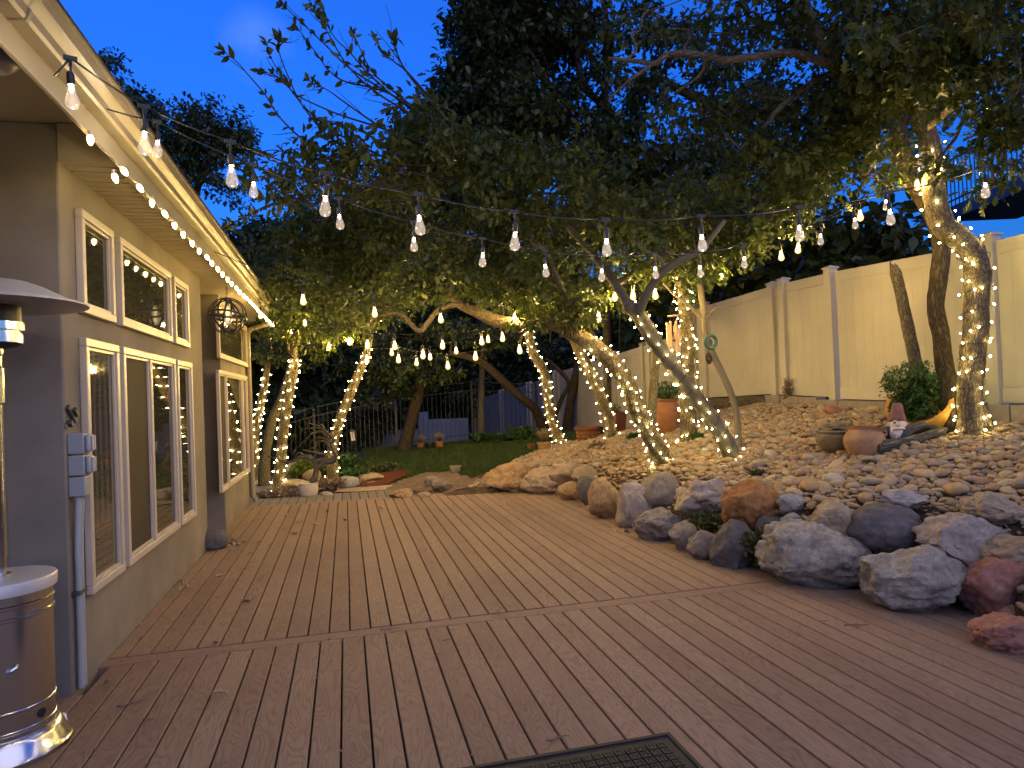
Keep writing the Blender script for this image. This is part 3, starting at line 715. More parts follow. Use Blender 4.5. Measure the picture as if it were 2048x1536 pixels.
BL = [
 ((972, 1072, 930, 986), 0, 'tan', 'large rough tan boulder at the far end of the rock edging', 5),
 ((1046, 1137, 938, 990), 0, 'buff', 'wedge shaped buff boulder leaning beside the large tan boulder', 7),
 ((1102, 1166, 928, 972), .12, 'buff', 'smooth buff boulder sitting high behind the wedge shaped one', 5),
 ((1146, 1200, 932, 968), .18, 'buff', 'rounded tan boulder highest at the far end of the edging', 4),
 ((1117, 1164, 966, 1002), 0, 'tan', 'small ochre rock squeezed in front of the dark slate rock', 5),
 ((1156, 1198, 955, 1012), 0, 'slate', 'upright dark slate rock between two tan boulders', 9),
 ((1181, 1242, 960, 1040), 0, 'tan', 'tall tan speckled boulder just after the dark slate rock', 5),
 ((1235, 1300, 968, 1058), 0, 'pink', 'upright mottled grey pink boulder next to the tall tan one', 6),
 ((1284, 1362, 950, 1024), .12, 'mauve', 'big mauve grey boulder in the upper course above a rounded one', 5),
 ((1272, 1362, 1022, 1086), 0, 'mauve', 'rounded mauve boulder resting on the deck edge below the big mauve one', 4),
 ((1356, 1458, 962, 1034), .16, 'pink', 'cracked pinkish boulder above the green succulent clump', 9),
 ((1452, 1562, 968, 1052), .16, 'orange', 'blocky orange sandstone boulder', 10),
 ((1342, 1402, 1048, 1104), 0, 'mauve', 'small split grey boulder at the deck edge under the succulent clump', 8),
 ((1378, 1440, 1068, 1122), 0, 'mauve', 'low dull grey stone wedged beside the dark angular boulder', 7),
 ((1426, 1512, 1048, 1140), 0, 'slate', 'dark angular boulder below the orange sandstone one', 9),
 ((1528, 1729, 1058, 1184), 0, 'lich', 'huge pale grey granite boulder at the end of the deck seam', 4),
 ((1628, 1722, 1004, 1078), .30, 'buff', 'squarish buff grey boulder on top of the huge pale one', 8),
 ((1706, 1842, 1018, 1114), .26, 'slate', 'smooth dark charcoal boulder in the upper course', 4),
 ((1846, 1998, 1036, 1136), .26, 'pink', 'wide pinkish white boulder in the upper course', 7),
 ((1742, 1926, 1106, 1234), 0, 'lich', 'lumpy lichen streaked boulder on the deck edge', 7),
 ((1930, 2075, 1128, 1252), 0, 'red', 'round brick red boulder', 3),
 ((1976, 2090, 1080, 1140), .30, 'buff', 'flat oval buff stone lying over the red boulder', 4),
 ((1958, 2090, 1246, 1312), 0, 'red', 'low brown rock nearest the camera in the edging', 6),
 ((1768, 1844, 982, 1020), .55, 'grey', 'grey brick shaped rock among the upper cobbles', 12),
 ((1936, 2040, 990, 1048), .52, 'buff', 'brownish blocky rock above the wide pinkish boulder', 9),
 ((1566, 1609, 1029, 1070), .28, 'grey', 'small whitish block beside the squarish buff boulder', 9),
 ((1516, 1572, 1036, 1074), .24, 'slate', 'small blue grey rock under the orange sandstone boulder', 7),
 ((1558, 1606, 990, 1024), .42, 'grey', 'pale granite lump right of the orange sandstone boulder', 4),
 ((780, 824, 980, 998), -.02, 'tan', 'lone tan rock in the notch at the far deck edge', 4),
 ((866, 905, 958, 982), None, 'mauve', 'brown rock half buried at the lawn corner', 5),
 ((850, 880, 953, 974), None, 'mauve', 'mossy stone at the edge of the earth path', 5),
 ((396, 452, 1061, 1102), 0, 'slate', 'lone mottled brown rock in the recess of the house wall', 3),
]
for i, (bx_, zb, mk, lab, an) in enumerate(BL):
    P_ = hit((bx_[0] + bx_[1]) / 2, bx_[3]) if (zb is None or zb > .05) else None
    boulder(bx_, zb or 0, ST[mk], lab, seed=i + 1, ang=an + 3, P=P_, rough=.15 if mk != 'slate' else .09, sub=5 if (bx_[1] - bx_[0]) > 85 else 4)
boulder((1818, 1932, 1004, 1056), .42, ST['slate'], 'flat charcoal slab tilted among the upper stones', seed=77, ang=10, dk=.5, tilt=.32, hk=.62)
boulder((1048, 1098, 925, 937), None or .34, ST['buff'], 'thin flat flagstone lying behind the wedge shaped boulder', seed=78, ang=8, P=hit(1073, 937))
# rocks near the left planting
for i, (b_, mk, lab) in enumerate([((568, 602, 925, 960), 'grey', 'grey rock behind the low yellow stone edging'), ((608, 640, 940, 962), 'buff', 'buff rock under the lime green shrub'),
        ((672, 720, 955, 978), 'grey', 'flat grey rock at the foot of the lit leaning trunk'), ((714, 765, 948, 965), 'buff', 'flat buff stone behind the path light'),
        ((836, 862, 985, 998), 'buff', 'pale river stone beside the deck far edge'), ((640, 665, 985, 996), 'grey', 'pale flat stone by the cream pot')]):
    boulder(b_, 0, ST[mk], lab, seed=50 + i, ang=6, P=hit((b_[0] + b_[1]) / 2, b_[3]), sub=3)
for i, (b_, lab) in enumerate([((560, 598, 960, 984), 'lower yellow sandstone block in the low edging by the cream pot'), ((640, 680, 962, 980), 'yellow sandstone block under the lit leaning trunk'), ((566, 612, 958, 972), 'upper yellow sandstone block of the low edging')]):
    boulder(b_, 0, ST['orange'] if 0 else ST['buff'], lab, seed=60 + i, ang=14, P=hit((b_[0] + b_[1]) / 2, b_[3]), sub=3, name='edging_block', cat='stone block')
for i, (b_, lab) in enumerate([((680, 790, 966, 990), 'long flat flagstone stepping up beside the far deck edge'), ((700, 790, 958, 975), 'second flagstone step under the path light')]):
    boulder(b_, 0, ST['buff'], lab, seed=70 + i, ang=12, P=hit((b_[0] + b_[1]) / 2, b_[3] - 6), sub=3, name='flagstone', cat='flagstone', hk=.35, dk=.5)

# ------------------------------------------------------------------ river cobbles
def scatter_cobbles():
    pts = []; grid = {}; cs = .09
    def ok(x, y, r):
        i, j = int(x / cs), int(y / cs)
        for a in range(i - 2, i + 3):
            for b in range(j - 2, j + 3):
                for (qx, qy, qr) in grid.get((a, b), ()):
                    if (qx - x) ** 2 + (qy - y) ** 2 < ((r + qr) * .66) ** 2: return False
        return True
    rnd = random.Random(11)
    for rmin, rmax, tries in ((.066, .086, 480), (.044, .066, 3800), (.030, .044, 18000), (.020, .030, 50000), (.013, .020, 60000)):
        for _ in range(tries):
            y = rnd.uniform(2.6, 15.5); xe = lerp_tab(y, EY, EX)
            x = rnd.uniform(xe + .02, 6.35) if y < 11.4 else rnd.uniform(1.9, 6.3)
            if lawn_side(x, y) or y > LB.y: continue
            if x < xe + .70 and y < 11.0 and rnd.random() < (.8 if x > xe + .3 else .9): continue
            r = rnd.uniform(rmin, rmax); t = (x - xe) / (6.4 - xe)
            big = 1.15 - .8 * t - max(0, y - 8) * .12
            if r > .055 and (big < .35 or rnd.random() > big): continue
            if r > .03 and t > .75 and rnd.random() < .7: continue
            if ok(x, y, r): pts.append((x, y, r)); grid.setdefault((int(x / cs), int(y / cs)), []).append((x, y, r))
    return pts
CB = scatter_cobbles()
rc = random.Random(3)
stones = []
for (x, y, r) in CB:
    z = h(x, y); p = Vector((x, y, z)); X, Y, Z = proj(p)
    vis = -40 < X < 2090 and 700 < Y < 1400
    sx, sy, sz = r * rc.uniform(1.0, 1.6), r * rc.uniform(.75, 1.05), r * rc.uniform(.42, .70)
    stones.append((r / Z if vis else 0, p + Vector((0, 0, sz * rc.uniform(.2, .75))), (sx, sy, sz), (rc.gauss(0, .22), rc.gauss(0, .22), rc.uniform(0, 6.28)), vis))
stones.sort(key=lambda s: -s[0])
from mathutils import Euler
def stone_verts(sub, sd, c, s, e):
    V, Fc = ICO(sub); rot = Euler(e).to_matrix(); out = []
    o = Vector((sd * 1.37, sd * .71, sd * .13))
    for v in V:
        k = 1 + .2 * noise.noise(v * 1.1 + o) + .07 * noise.noise(v * 2.6 + o)
        b = 1 - .12 * abs(v.x * v.y)
        out.append(rot @ Vector((v.x * s[0] * k * b, v.y * s[1] * k * b, v.z * s[2] * k)) + c)
    return out, Fc
base = []
for k in range(14):
    vs, fc = stone_verts(3, k * 3.1, Vector((0, 0, 0)), (1, 1, 1), (0, 0, 0)); m = MB(); m.add(vs, fc)
    base.append(m)
meshes = [b.obj('river_cobble', MT['cob1'], sm=True, ang=180) for b in base]
NIND = 300
for i, (a, c, s, e, vis) in enumerate(stones[:NIND]):
    o = meshes[i] if i < len(meshes) else dup(meshes[i % len(meshes)])
    o.location = c; o.scale = s; o.rotation_euler = e
    tag(o, 'rounded river cobble lying among many others on the sloping rock bed', 'cobble', 'river cobbles on the sloping rock bed')
VV = []; FF = []; k0 = 0
lib2 = [stone_verts(2, k * 2.3 + 50, Vector((0, 0, 0)), (1, 1, 1), (0, 0, 0))[0] for k in range(24)]
lib1 = [stone_verts(1, k * 2.3 + 90, Vector((0, 0, 0)), (1, 1, 1), (0, 0, 0))[0] for k in range(24)]
f2 = np.array(ICO(2)[1]); f1 = np.array(ICO(1)[1])
lib2 = [np.array([tuple(v) for v in l]) for l in lib2]; lib1 = [np.array([tuple(v) for v in l]) for l in lib1]
for i, (a, c, s, e, vis) in enumerate(stones[NIND:]):
    if not vis and i % 3: continue
    big = a > .0034
    l = (lib2 if big else lib1)[i % 24]; f = f2 if big else f1
    Rm = np.array(Euler(e).to_matrix()); v = (l * np.array(s)) @ Rm.T + np.array(c)
    VV.append(v); FF.append(f + k0); k0 += len(v)
VV = np.concatenate(VV); FF = np.concatenate(FF)
tag(np_obj('pebbles', VV, FF.ravel(), np.arange(len(FF)) * 3, [3] * len(FF), MT['cob2'], smooth_=True), 'bed of small river pebbles covering the slope', 'pebbles', kind='stuff')

# ------------------------------------------------------------------ vinyl fence, footings
vf = thing('vinyl_fence', 'tall almond vinyl privacy fence stepping along the top of the rock slope', 'fence', (FENCE_X, 8, h(FENCE_X, 8)))
def fz(px, py): p = onx(px, py, FENCE_X); return p.y, p.z
panels = [  # (near/right end px, top, bottom), (far/left end px, top, bottom)
 ((1970, 487, 806), (1672, 543, 798)), ((1650, 548, 794), (1572, 566, 790)), ((1540, 574, 788), (1412, 612, 795)),
 ((1388, 660, 822), (1302, 688, 850)), ((1284, 693, 850), (1232, 709, 858)), ((1222, 713, 850), (1118, 744, 862)), ((1108, 748, 864), (1062, 768, 868)),
 ((1054, 770, 870), (1006, 783, 876)), ((1000, 785, 878), (950, 800, 886))]
def fpanel(ya, za0, za1, yb, zb0, zb1):
    """one vinyl panel from y=ya to y=yb; z0 bottom, z1 top at each end"""
    def zz(t, k): return (za0 + (zb0 - za0) * t) if k == 0 else (za1 + (zb1 - za1) * t)
    m = MB(); nb = max(3, int((yb - ya) / .152))
    for i in range(nb):
        t0, t1 = i / nb, (i + 1) / nb; e = .0018 / (yb - ya)
        P = lambda t, k, d, x: (FENCE_X + x, ya + (yb - ya) * t, zz(t, k) + d)
        m.add([P(t0 + e, 0, .03, -.011), P(t1 - e, 0, .03, -.011), P(t1 - e, 1, -.03, -.011), P(t0 + e, 1, -.03, -.011),
               P(t0, 0, .03, -.0085), P(t1, 0, .03, -.0085), P(t1, 1, -.03, -.0085), P(t0, 1, -.03, -.0085),
               P(t0, 0, .03, .011), P(t1, 0, .03, .011), P(t1, 1, -.03, .011), P(t0, 1, -.03, .011)],
              [(0, 3, 2, 1), (4, 7, 3, 0), (1, 2, 6, 5), (8, 9, 10, 11)])
    p = m.obj('panel', MT['vinyl'], vf, sm=False)
    for k, d0, d1 in ((1, -.14, 0), (0, 0, .16)):
        r = MB(); vs = []
        for t in (0, 1):
            y = ya + (yb - ya) * t
            for x, d in ((-.022, d0), (.022, d0), (.022, d1), (-.022, d1)): vs.append((FENCE_X + x, y, zz(t, k) + d))
        r.add(vs, [(0, 1, 2, 3), (7, 6, 5, 4), (0, 4, 5, 1), (1, 5, 6, 2), (2, 6, 7, 3), (3, 7, 4, 0)]); r.obj('rail', MT['vinyl'], p, bevel=.004)
def fpost(y, zb, zt):
    m = MB(); m.span((FENCE_X - .066, y - .064, zb), (FENCE_X + .062, y + .064, zt)); p = m.obj('post', MT['vinyl'], vf, bevel=.005)
    m = MB(); a = .078
    m.add([(FENCE_X + x * a, y + yy * a, zt) for x, yy in ((-1, -1), (1, -1), (1, 1), (-1, 1))] + [(FENCE_X + x * a, y + yy * a, zt + .02) for x, yy in ((-1, -1), (1, -1), (1, 1), (-1, 1))] + [(FENCE_X, y, zt + .055)],
          [(3, 2, 1, 0), (0, 1, 5, 4), (1, 2, 6, 5), (2, 3, 7, 6), (3, 0, 4, 7), (4, 5, 8), (5, 6, 8), (6, 7, 8), (7, 4, 8)]); m.obj('cap', MT['vinyl'], p, sm=False)
ends = []
for (a, b) in panels:
    ya, zat = fz(a[0], a[1]); _, zab = fz(a[0], a[2]); yb, zbt = fz(b[0], b[1]); _, zbb = fz(b[0], b[2])
    fpanel(ya, zab, zat, yb, zbb, zbt); ends.append((ya, zab, zat, yb, zbb, zbt))
e0 = ends[0]; fpanel(e0[0] - 2.44, e0[1] - .03, e0[2], e0[0] - .13, e0[1], e0[2]); fpost(e0[0] - .065, e0[1] - .2, e0[2] + .06)
fpost(e0[0] - 2.5, e0[1] - .2, e0[2] + .06)
for k in range(len(ends) - 1):
    y0, z0, t0 = ends[k][3:]; y1, z1, t1 = ends[k + 1][:3]
    if y1 - y0 > .28:
        fpost(y0 + .064, min(z0, z1) - .25, max(t0, t1) + .05); fpost(y1 - .064, min(z0, z1) - .25, max(t0, t1) + .03)
        if y1 - y0 > .3: fpanel(y0 + .128, z0, max(t0, t1) - .02, y1 - .128, z1, max(t0, t1) - .02)
    else: fpost((y0 + y1) / 2, min(z0, z1) - .25, max(t0, t1) + .05)
fpost(ends[-1][3] + .07, ends[-1][4] - .2, ends[-1][5] + .05)
bw = thing('block_footing', 'course of brown concrete blocks under the almond fence', 'block wall', (FENCE_X - .02, 8, h(FENCE_X, 8)))
rb = random.Random(5)
def zbot(y):
    for (ya, a0, _, yb, b0, _2) in ends:
        if ya - .2 <= y <= yb + .2: return a0 + (b0 - a0) * (y - ya) / (yb - ya)
    return ends[0][1]
y = 3.3
while y < 9.2:
    L_ = rb.uniform(.38, .42); zt = zbot(y + .2) - .012
    m = MB(); m.span((FENCE_X - .13 + rb.uniform(-.012, .012), y, zt - .2 - .25), (FENCE_X + .05, y + L_ - .012, zt + rb.uniform(-.006, .004))); m.obj('block', MT['oxide'], bw, bevel=.008); y += L_
tw = thing('timber_footing', 'weathered stacked timbers under the almond fence', 'retaining timbers', (FENCE_X, 10.5, h(FENCE_X, 10.5)))
for k in range(3):
    y = 9.3 + k * .13
    while y < 11.9:
        L_ = rb.uniform(.9, 1.5); zt = zbot(min(y + .3, 11.5)) - .02 - k * .145; m = MB()
        m.tube([(FENCE_X - .08 + rb.uniform(-.02, .02), y, zt - .07), (FENCE_X - .08, min(y + L_, 12) - .015, zt - .07)], [.098, .098], 4); o = m.obj('timber', MT['timber'], tw, sm=False, bevel=.006); y += L_

# ------------------------------------------------------------------ iron fence beyond the lawn
FY = 19.6
def iz(px, py): return ony(px, py, FY)
fence = thing('iron_fence', 'black iron picket fence along the far side of the lawn', 'fence', (iz(790, 900).x, FY, iz(790, 900).z))
fp = [iz(430, 868), iz(505, 850), iz(627, 815), iz(790, 781), iz(942, 764), iz(1072, 769)]
for a, b in zip(fp[:-1], fp[1:]):
    m = MB(); L_ = (b - a).length; n = int(L_ / .125)
    for dz in (0, -.24): m.tube([a + Vector((0, 0, dz)), b + Vector((0, 0, dz))], [.016] * 2, 4)
    m.tube([a + Vector((0, .0, -1.52)), b + Vector((0, 0, -1.52))], [.016] * 2, 4)
    for i in range(1, n):
        p = a.lerp(b, i / n); m.tube([p + Vector((0, 0, 0 if i % 2 else -.24)), p + Vector((0, 0, -1.6))], [.0095] * 2, 4)
    m.obj('picket_panel', MT['bronze'] if b.x < 3 else MT['blackmetal'], fence, sm=False)
for p in fp: MB().tube([p + Vector((0, 0, .06)), p + Vector((0, 0, -1.9))], [.045] * 2, 4).obj('post', MT['bronze'] if p.x < 2 else MT['blackmetal'], fence, sm=False, bevel=.004)

# neighbour's block wall beyond the iron fence
nb = thing('neighbor_wall', 'low blue grey block wall beyond the iron fence', 'wall', (0, 26, -1.7))
a0, a1, a2 = ony(700, 862, 26), ony(846, 845, 26), ony(936, 868, 26)
m = MB(); m.span((a0.x - 4, 25.9, -1.8), (a1.x - .2, 26.1, a0.z - .05)); m.obj('wall_section', MT['nwall'], nb, sm=False)
m = MB(); m.span((a1.x + .2, 25.88, -1.8), (a2.x, 26.08, ony(880, 838, 26).z)); m.obj('wall_section', MT['nwall'], nb, sm=False)
m = MB(); m.span((a1.x - .2, 25.85, -1.8), (a1.x + .2, 26.15, ony(846, 824, 26).z)); m.obj('pillar', MT['nwall'], nb, bevel=.02)
# neighbour's house up the slope behind the almond fence, with a railed balcony
hb = U(1960, 420, 13.0)
nh = thing('neighbor_house', 'neighbor house with a railed balcony glimpsed through the leaves above the fence', 'house', (hb.x, hb.y, 0))
A_, B_ = U(1905, 412, 15.0), U(2120, 408, 12.0); d = (B_ - A_); d.z = 0; dn = d.normalized(); nn = Vector((dn.y, -dn.x, 0))
if nn.dot(EYE - A_) < 0: nn = -nn
back = A_ - nn * 1.5
m = MB(); q = [back - dn * .2 + dn * 1.2, back + d - nn * 0, back + d - nn * 5, back + dn * 1.0 - nn * 5]
prism(m, [(v.x, v.y) for v in q], 0, A_.z + 3.0); m.obj('wall', MT['nsiding'], nh, sm=False)
m = MB(); w0 = back + dn * 2.0 + nn * .02; m.add([w0 + Vector((0, 0, .3)) * 1, w0 + dn * .9 + Vector((0, 0, .3)), w0 + dn * .9 + Vector((0, 0, 1.9)), w0 + Vector((0, 0, 1.9))], [(0, 1, 2, 3)]); m.obj('window', MT['carglass'], nh, sm=False)
m = MB(); q = [A_ - dn * .3, A_ + d, A_ + d - nn * 1.6, A_ - dn * .3 - nn * 1.6]; prism(m, [(v.x, v.y) for v in q], A_.z - .28, A_.z); m.obj('balcony_floor', MT['nwall'], nh, sm=False)
m = MB(); n = int(d.length / .13)
for dz in (.12, 1.02): m.tube([A_ - dn * .3 + Vector((0, 0, dz)), A_ + d + Vector((0, 0, dz))], [.022] * 2, 4)
for i in range(n): p = A_ - dn * .3 + d * (i / n); m.tube([p + Vector((0, 0, 0.001)), p + Vector((0, 0, 1.02))], [.011] * 2, 4)
m.obj('railing', MT['blackmetal'], nh, sm=False)

# parked car beyond the fence
cp = U(572, 948, 25.5); cz = cp.z - .75
car = thing('parked_car', 'pale parked car on the driveway beyond the iron fence', 'car', (cp.x, cp.y, cz))
def carbody(m, prof, hw, hwt):
    n = len(prof); vs = []
    for s in (-1, 1):
        for x, z in prof: vs.append((cp.x + x, cp.y + s * (hw if z < .85 else hwt), cz + z))
    m.add(vs, [tuple(range(n)), tuple(range(2 * n - 1, n - 1, -1))] + [(k, n + k, n + (k + 1) % n, (k + 1) % n) for k in range(n)])
m = MB(); carbody(m, [(-2.1, .25), (2.1, .25), (2.15, .55), (2.05, .78), (1.1, .9), (-1.2, .93), (-2.0, .92), (-2.15, .6)], .86, .82); m.obj('body', MT['carpaint'], car, bevel=.06)
m = MB(); carbody(m, [(1.15, .88), (.45, 1.32), (-.9, 1.34), (-1.75, .92)], .8, .66); cab = m.obj('windows', MT['carglass'], car, bevel=.03)
m = MB(); carbody(m, [(.50, 1.325), (.30, 1.41), (-.75, 1.43), (-1.0, 1.335)], .66, .62); m.obj('roof', MT['carpaint'], car, bevel=.05)
for sx in (-1.35, 1.3):
    for sy in (-1, 1):
        w = MB().cyl((cp.x + sx, cp.y + sy * .72, cz + .32), (cp.x + sx, cp.y + sy * .9, cz + .32), .32, .32, 24).obj('wheel', MT['tyre'], car, bevel=.03)
        MB().cyl((cp.x + sx, cp.y + sy * .90, cz + .32), (cp.x + sx, cp.y + sy * .91, cz + .32), .19, .19, 20).obj('rim', MT['carpaint'], w)

# ------------------------------------------------------------------ trees
OAK_T = np.array([(0, 0), (.16, .05), (.24, .19), (.36, .09), (.5, .30), (.6, .13), (.76, .25), (.84, .10), (1, .0),
                  (.84, -.10), (.76, -.25), (.6, -.13), (.5, -.30), (.36, -.09), (.24, -.19), (.16, -.05)])
OVAL_T = np.array([(0, 0), (.25, .17), (.55, .23), (.82, .12), (1, 0), (.82, -.12), (.55, -.23), (.25, -.17)])
DIA_T = np.array([(0, 0), (.3, .24), (.62, .26), (1, 0), (.62, -.26), (.3, -.24)])
def leaf_geo(org, dirs, nrm, size, T):
    """leaf outlines T placed at org, pointing along dirs, facing nrm"""
    d = dirs / np.linalg.norm(dirs, axis=1, keepdims=True)
    s = np.cross(nrm, d); s /= np.linalg.norm(s, axis=1, keepdims=True) + 1e-9
    n = np.cross(d, s); k = len(T)
    curl = (np.abs(T[:, 1]) * .9 - T[:, 0] ** 2 * .35)
    V = org[:, None, :] + size[:, None, None] * (T[None, :, 0, None] * d[:, None, :] + T[None, :, 1, None] * s[:, None, :] + (curl[None, :, None] * .45) * n[:, None, :])
    return V.reshape(-1, 3)
def leaves_obj(name, V, k, mt, parent):
    n = len(V) // k
    return np_obj(name, V, np.arange(n * k), np.arange(n) * k, np.full(n, k), mt, parent)
def clump_leaves(C, per, sp, size, droop=.35):
    n = len(C) * per
    off = RNG.normal(size=(n, 3)); off /= np.linalg.norm(off, axis=1, keepdims=True); off *= (RNG.random((n, 1)) ** .6)
    org = np.repeat(C, per, axis=0) + off * sp * RNG.uniform(.6, 1.3, (n, 1)) * np.array([1, 1, .7])
    d = off + RNG.normal(size=(n, 3)) * .5; d[:, 2] -= droop
    nr = RNG.normal(size=(n, 3)) * .55; nr[:, 2] += 1
    return org, d, nr, size * RNG.uniform(.5, 1.4, n)
def ellipsoid_pts(c, rx, ry, rz, n):
    v = RNG.normal(size=(n, 3)); v /= np.linalg.norm(v, axis=1, keepdims=True); v *= RNG.random((n, 1)) ** (1 / 2.2)
    R0, F0 = np.array(right0), np.array(fwd0)
    return np.array(c) + v[:, :1] * rx * R0 + v[:, 1:2] * rz * F0 + v[:, 2:] * ry * np.array([0, 0, 1])
TREES = {}; DENS = 3.8
def wig(a, b, amp, k=4, sag=0):
    a, b = Vector(a), Vector(b); out = []
    L = (b - a).length
    for i in range(k + 1):
        t = i / k; p = a.lerp(b, t)
        e = math.sin(math.pi * t)
        if 0 < i < k: p += Vector(RNG.normal(size=3)) * amp * L * .5 + Vector((0, 0, sag * L * e))
        out.append(p)
    return out
def tree(name, label, trunk, zc1=None, bark='bark', limbs=(), crowns=(), leaf='oak', lsize=.085, T=OAK_T, per=34, dmul=1.0, zc0=None, group=None, sides=14, base=None, wob=.12, twigs=8, sp=.17, dl=0, cat='tree'):
    px0, py0, w0 = trunk[0]
    b = hit(px0, py0) if zc0 is None else U(px0, py0, zc0)
    za = depth(b); zb = za if zc1 is None else zc1
    n = len(trunk); pts = []; rad = []
    ys = [t[1] for t in trunk]; span = max(1, abs(ys[0] - ys[-1]))
    for i, (x, y, w) in enumerate(trunk):
        z = za + (zb - za) * i / max(1, n - 1); pts.append(b if i == 0 else U(x, y, z)); rad.append(w / 2 * z / F_PX)
    pts.insert(0, pts[0] + Vector((0, 0, -.18)) - (pts[1] - pts[0]) * .05); rad.insert(0, rad[0] * 1.25); rad[1] *= 1.12
    sp_, sr = catmull(pts, rad, 6)
    t = thing(name, label, cat, (b.x, b.y, b.z), group)
    m = MB(); m.tube(sp_, sr, sides, wob=wob, seed=px0 * .01)
    allp = list(zip(sp_[len(sp_) // 2:], sr[len(sr) // 2:]))
    for lb in limbs:
        if len(lb[0]) == 4: lp = [U(x, y, z) for x, y, w, z in lb]; lr = [w / 2 * z / F_PX for x, y, w, z in lb]
        else:
            z0 = zb; lp = [U(x, y, z0) for x, y, w in lb]; lr = [w / 2 * z0 / F_PX for x, y, w in lb]
        a, r = catmull(lp, lr, 5); m.tube(a, r, 9, wob=wob, seed=lb[0][0] * .013); allp += list(zip(a, r))
    C_all = []
    for (px, py, zc, rx, ry, rz, dens) in crowns:
        c = U(px, py, zc); RX, RY = rx * zc / F_PX, ry * zc / F_PX
        vol = 4.19 * RX * RY * rz; nc = max(4, int(vol * dens * DENS * dmul / per))
        P = ellipsoid_pts(c, RX, RY, rz, nc); C_all.append(P)
        near = min(allp, key=lambda q: (q[0] - c).length)
        r0 = min(near[1] * .7, .045)
        if (near[0] - c).length > .15:
            w = wig(near[0], c, .09, 5, .03); a, r = catmull(w, [r0 + (.010 - r0) * i / 5 for i in range(6)], 3); m.tube(a, r, 7)
        for k in RNG.choice(nc, min(nc, twigs), replace=False):
            w = wig(c, P[k], .12, 3); m.tube(w, [.010, .007, .005, .003], 5)
    tr = m.obj('trunk', MT[bark], t, ang=180)
    if C_all:
        C = np.concatenate(C_all); org, d, nr, sz = clump_leaves(C, per, sp, lsize)
        leaves_obj('crown', leaf_geo(org, d, nr, sz, T), len(T), MT[leaf], t)
    TREES[label] = (t, sp_, sr, m)
    return t, sp_, sr
OAKG = None
W = {}
# --- lit oaks on the rock slope
W['big'] = tree('oak_tree', 'thick furrowed oak wrapped in lights leaning far across the rock slope', [(1325, 928, 38), (1316, 901, 36), (1296, 860, 33), (1275, 822, 33), (1260, 781, 32), (1243, 749, 32), (1214, 714, 33), (1173, 682, 34), (1132, 658, 34)], 7.9,
     limbs=[[(1132, 658, 32, 7.9), (1095, 645, 28, 8.0), (1047, 650, 28, 8.0), (994, 641, 27, 8.1), (950, 622, 22, 8.1), (918, 607, 18, 8.2), (880, 570, 13, 8.2), (830, 520, 9, 8.2)],
            [(918, 607, 13, 8.2), (880, 618, 11, 8.2), (858, 642, 11, 8.2), (840, 662, 11, 8.2), (822, 648, 9, 8.3), (805, 630, 8, 8.3), (776, 628, 7, 8.3), (736, 640, 5, 8.3)],
            [(1150, 668, 24, 7.9), (1140, 630, 18, 7.6), (1120, 570, 14, 7.2), (1090, 500, 10, 6.9)]],
     crowns=[(1050, 550, 7.5, 105, 62, .9, 520), (930, 530, 7.8, 110, 70, .9, 520), (1140, 600, 7.6, 85, 48, .6, 520), (1010, 430, 7.4, 130, 80, 1.0, 430), (820, 560, 8.2, 80, 55, .8, 480), (1080, 640, 7.7, 60, 26, .4, 420), (760, 610, 8.3, 60, 30, .5, 380)])
W['lean'] = tree('smooth_barked_tree', 'smooth grey trunk wrapped in lights leaning steeply over the cobbles', [(1466, 915, 34), (1442, 866, 32), (1410, 820, 31), (1375, 773, 31), (1340, 726, 31), (1307, 679, 31), (1278, 632, 30), (1255, 609, 27)], 7.4, 'bark_s', wob=.05,
     limbs=[[(1258, 612, 22, 7.4), (1222, 556, 17, 7.7), (1170, 490, 14, 8.0), (1100, 420, 12, 8.0), (1020, 345, 10, 7.6), (957, 293, 8, 7.0)],
            [(1275, 628, 20, 7.4), (1304, 570, 17, 7.2), (1345, 530, 15, 7.0), (1400, 500, 12, 6.9), (1450, 440, 9, 6.8)]],
     leaf='oak', crowns=[(1310, 520, 7.6, 100, 55, .6, 430), (1250, 440, 7.2, 120, 80, .9, 420), (1130, 360, 7.2, 130, 90, .9, 420), (980, 330, 7.0, 120, 80, .8, 420)])
W['vert'] = tree('oak_tree', 'straight upright rough trunk wrapped in lights beside the wind chime', [(1378, 880, 34), (1375, 814, 29), (1376, 726, 28), (1375, 667, 28), (1369, 609, 27), (1363, 560, 25), (1350, 500, 20)], 8.4,
     crowns=[(1430, 510, 8.2, 95, 60, .8, 460), (1370, 420, 8.0, 130, 70, .9, 420), (1345, 560, 8.6, 70, 40, .5, 420)], limbs=[[(1363, 570, 16, 8.4), (1400, 500, 12, 8.2), (1440, 440, 9, 8.0)]])
W['kink'] = tree('oak_tree', 'slim pale oak wrapped in lights with a kink near its top', [(1121, 888, 22), (1111, 861, 20), (1099, 822, 20), (1094, 784, 20), (1088, 743, 19), (1067, 708, 19), (1058, 667, 18), (1062, 640, 16)], None,
     crowns=[(1090, 600, 10.5, 80, 45, .8, 350), (1020, 580, 10.5, 90, 60, .8, 330)])
W['mid'] = tree('oak_tree', 'slender wrapped trunk just behind the ornate planter', [(1223, 876, 25), (1214, 831, 22), (1199, 784, 22), (1181, 749, 22), (1167, 717, 21), (1152, 690, 19), (1140, 650, 16)], None, crowns=[(1190, 590, 9.6, 80, 40, .7, 350), (1220, 540, 9.6, 90, 60, .8, 330)])
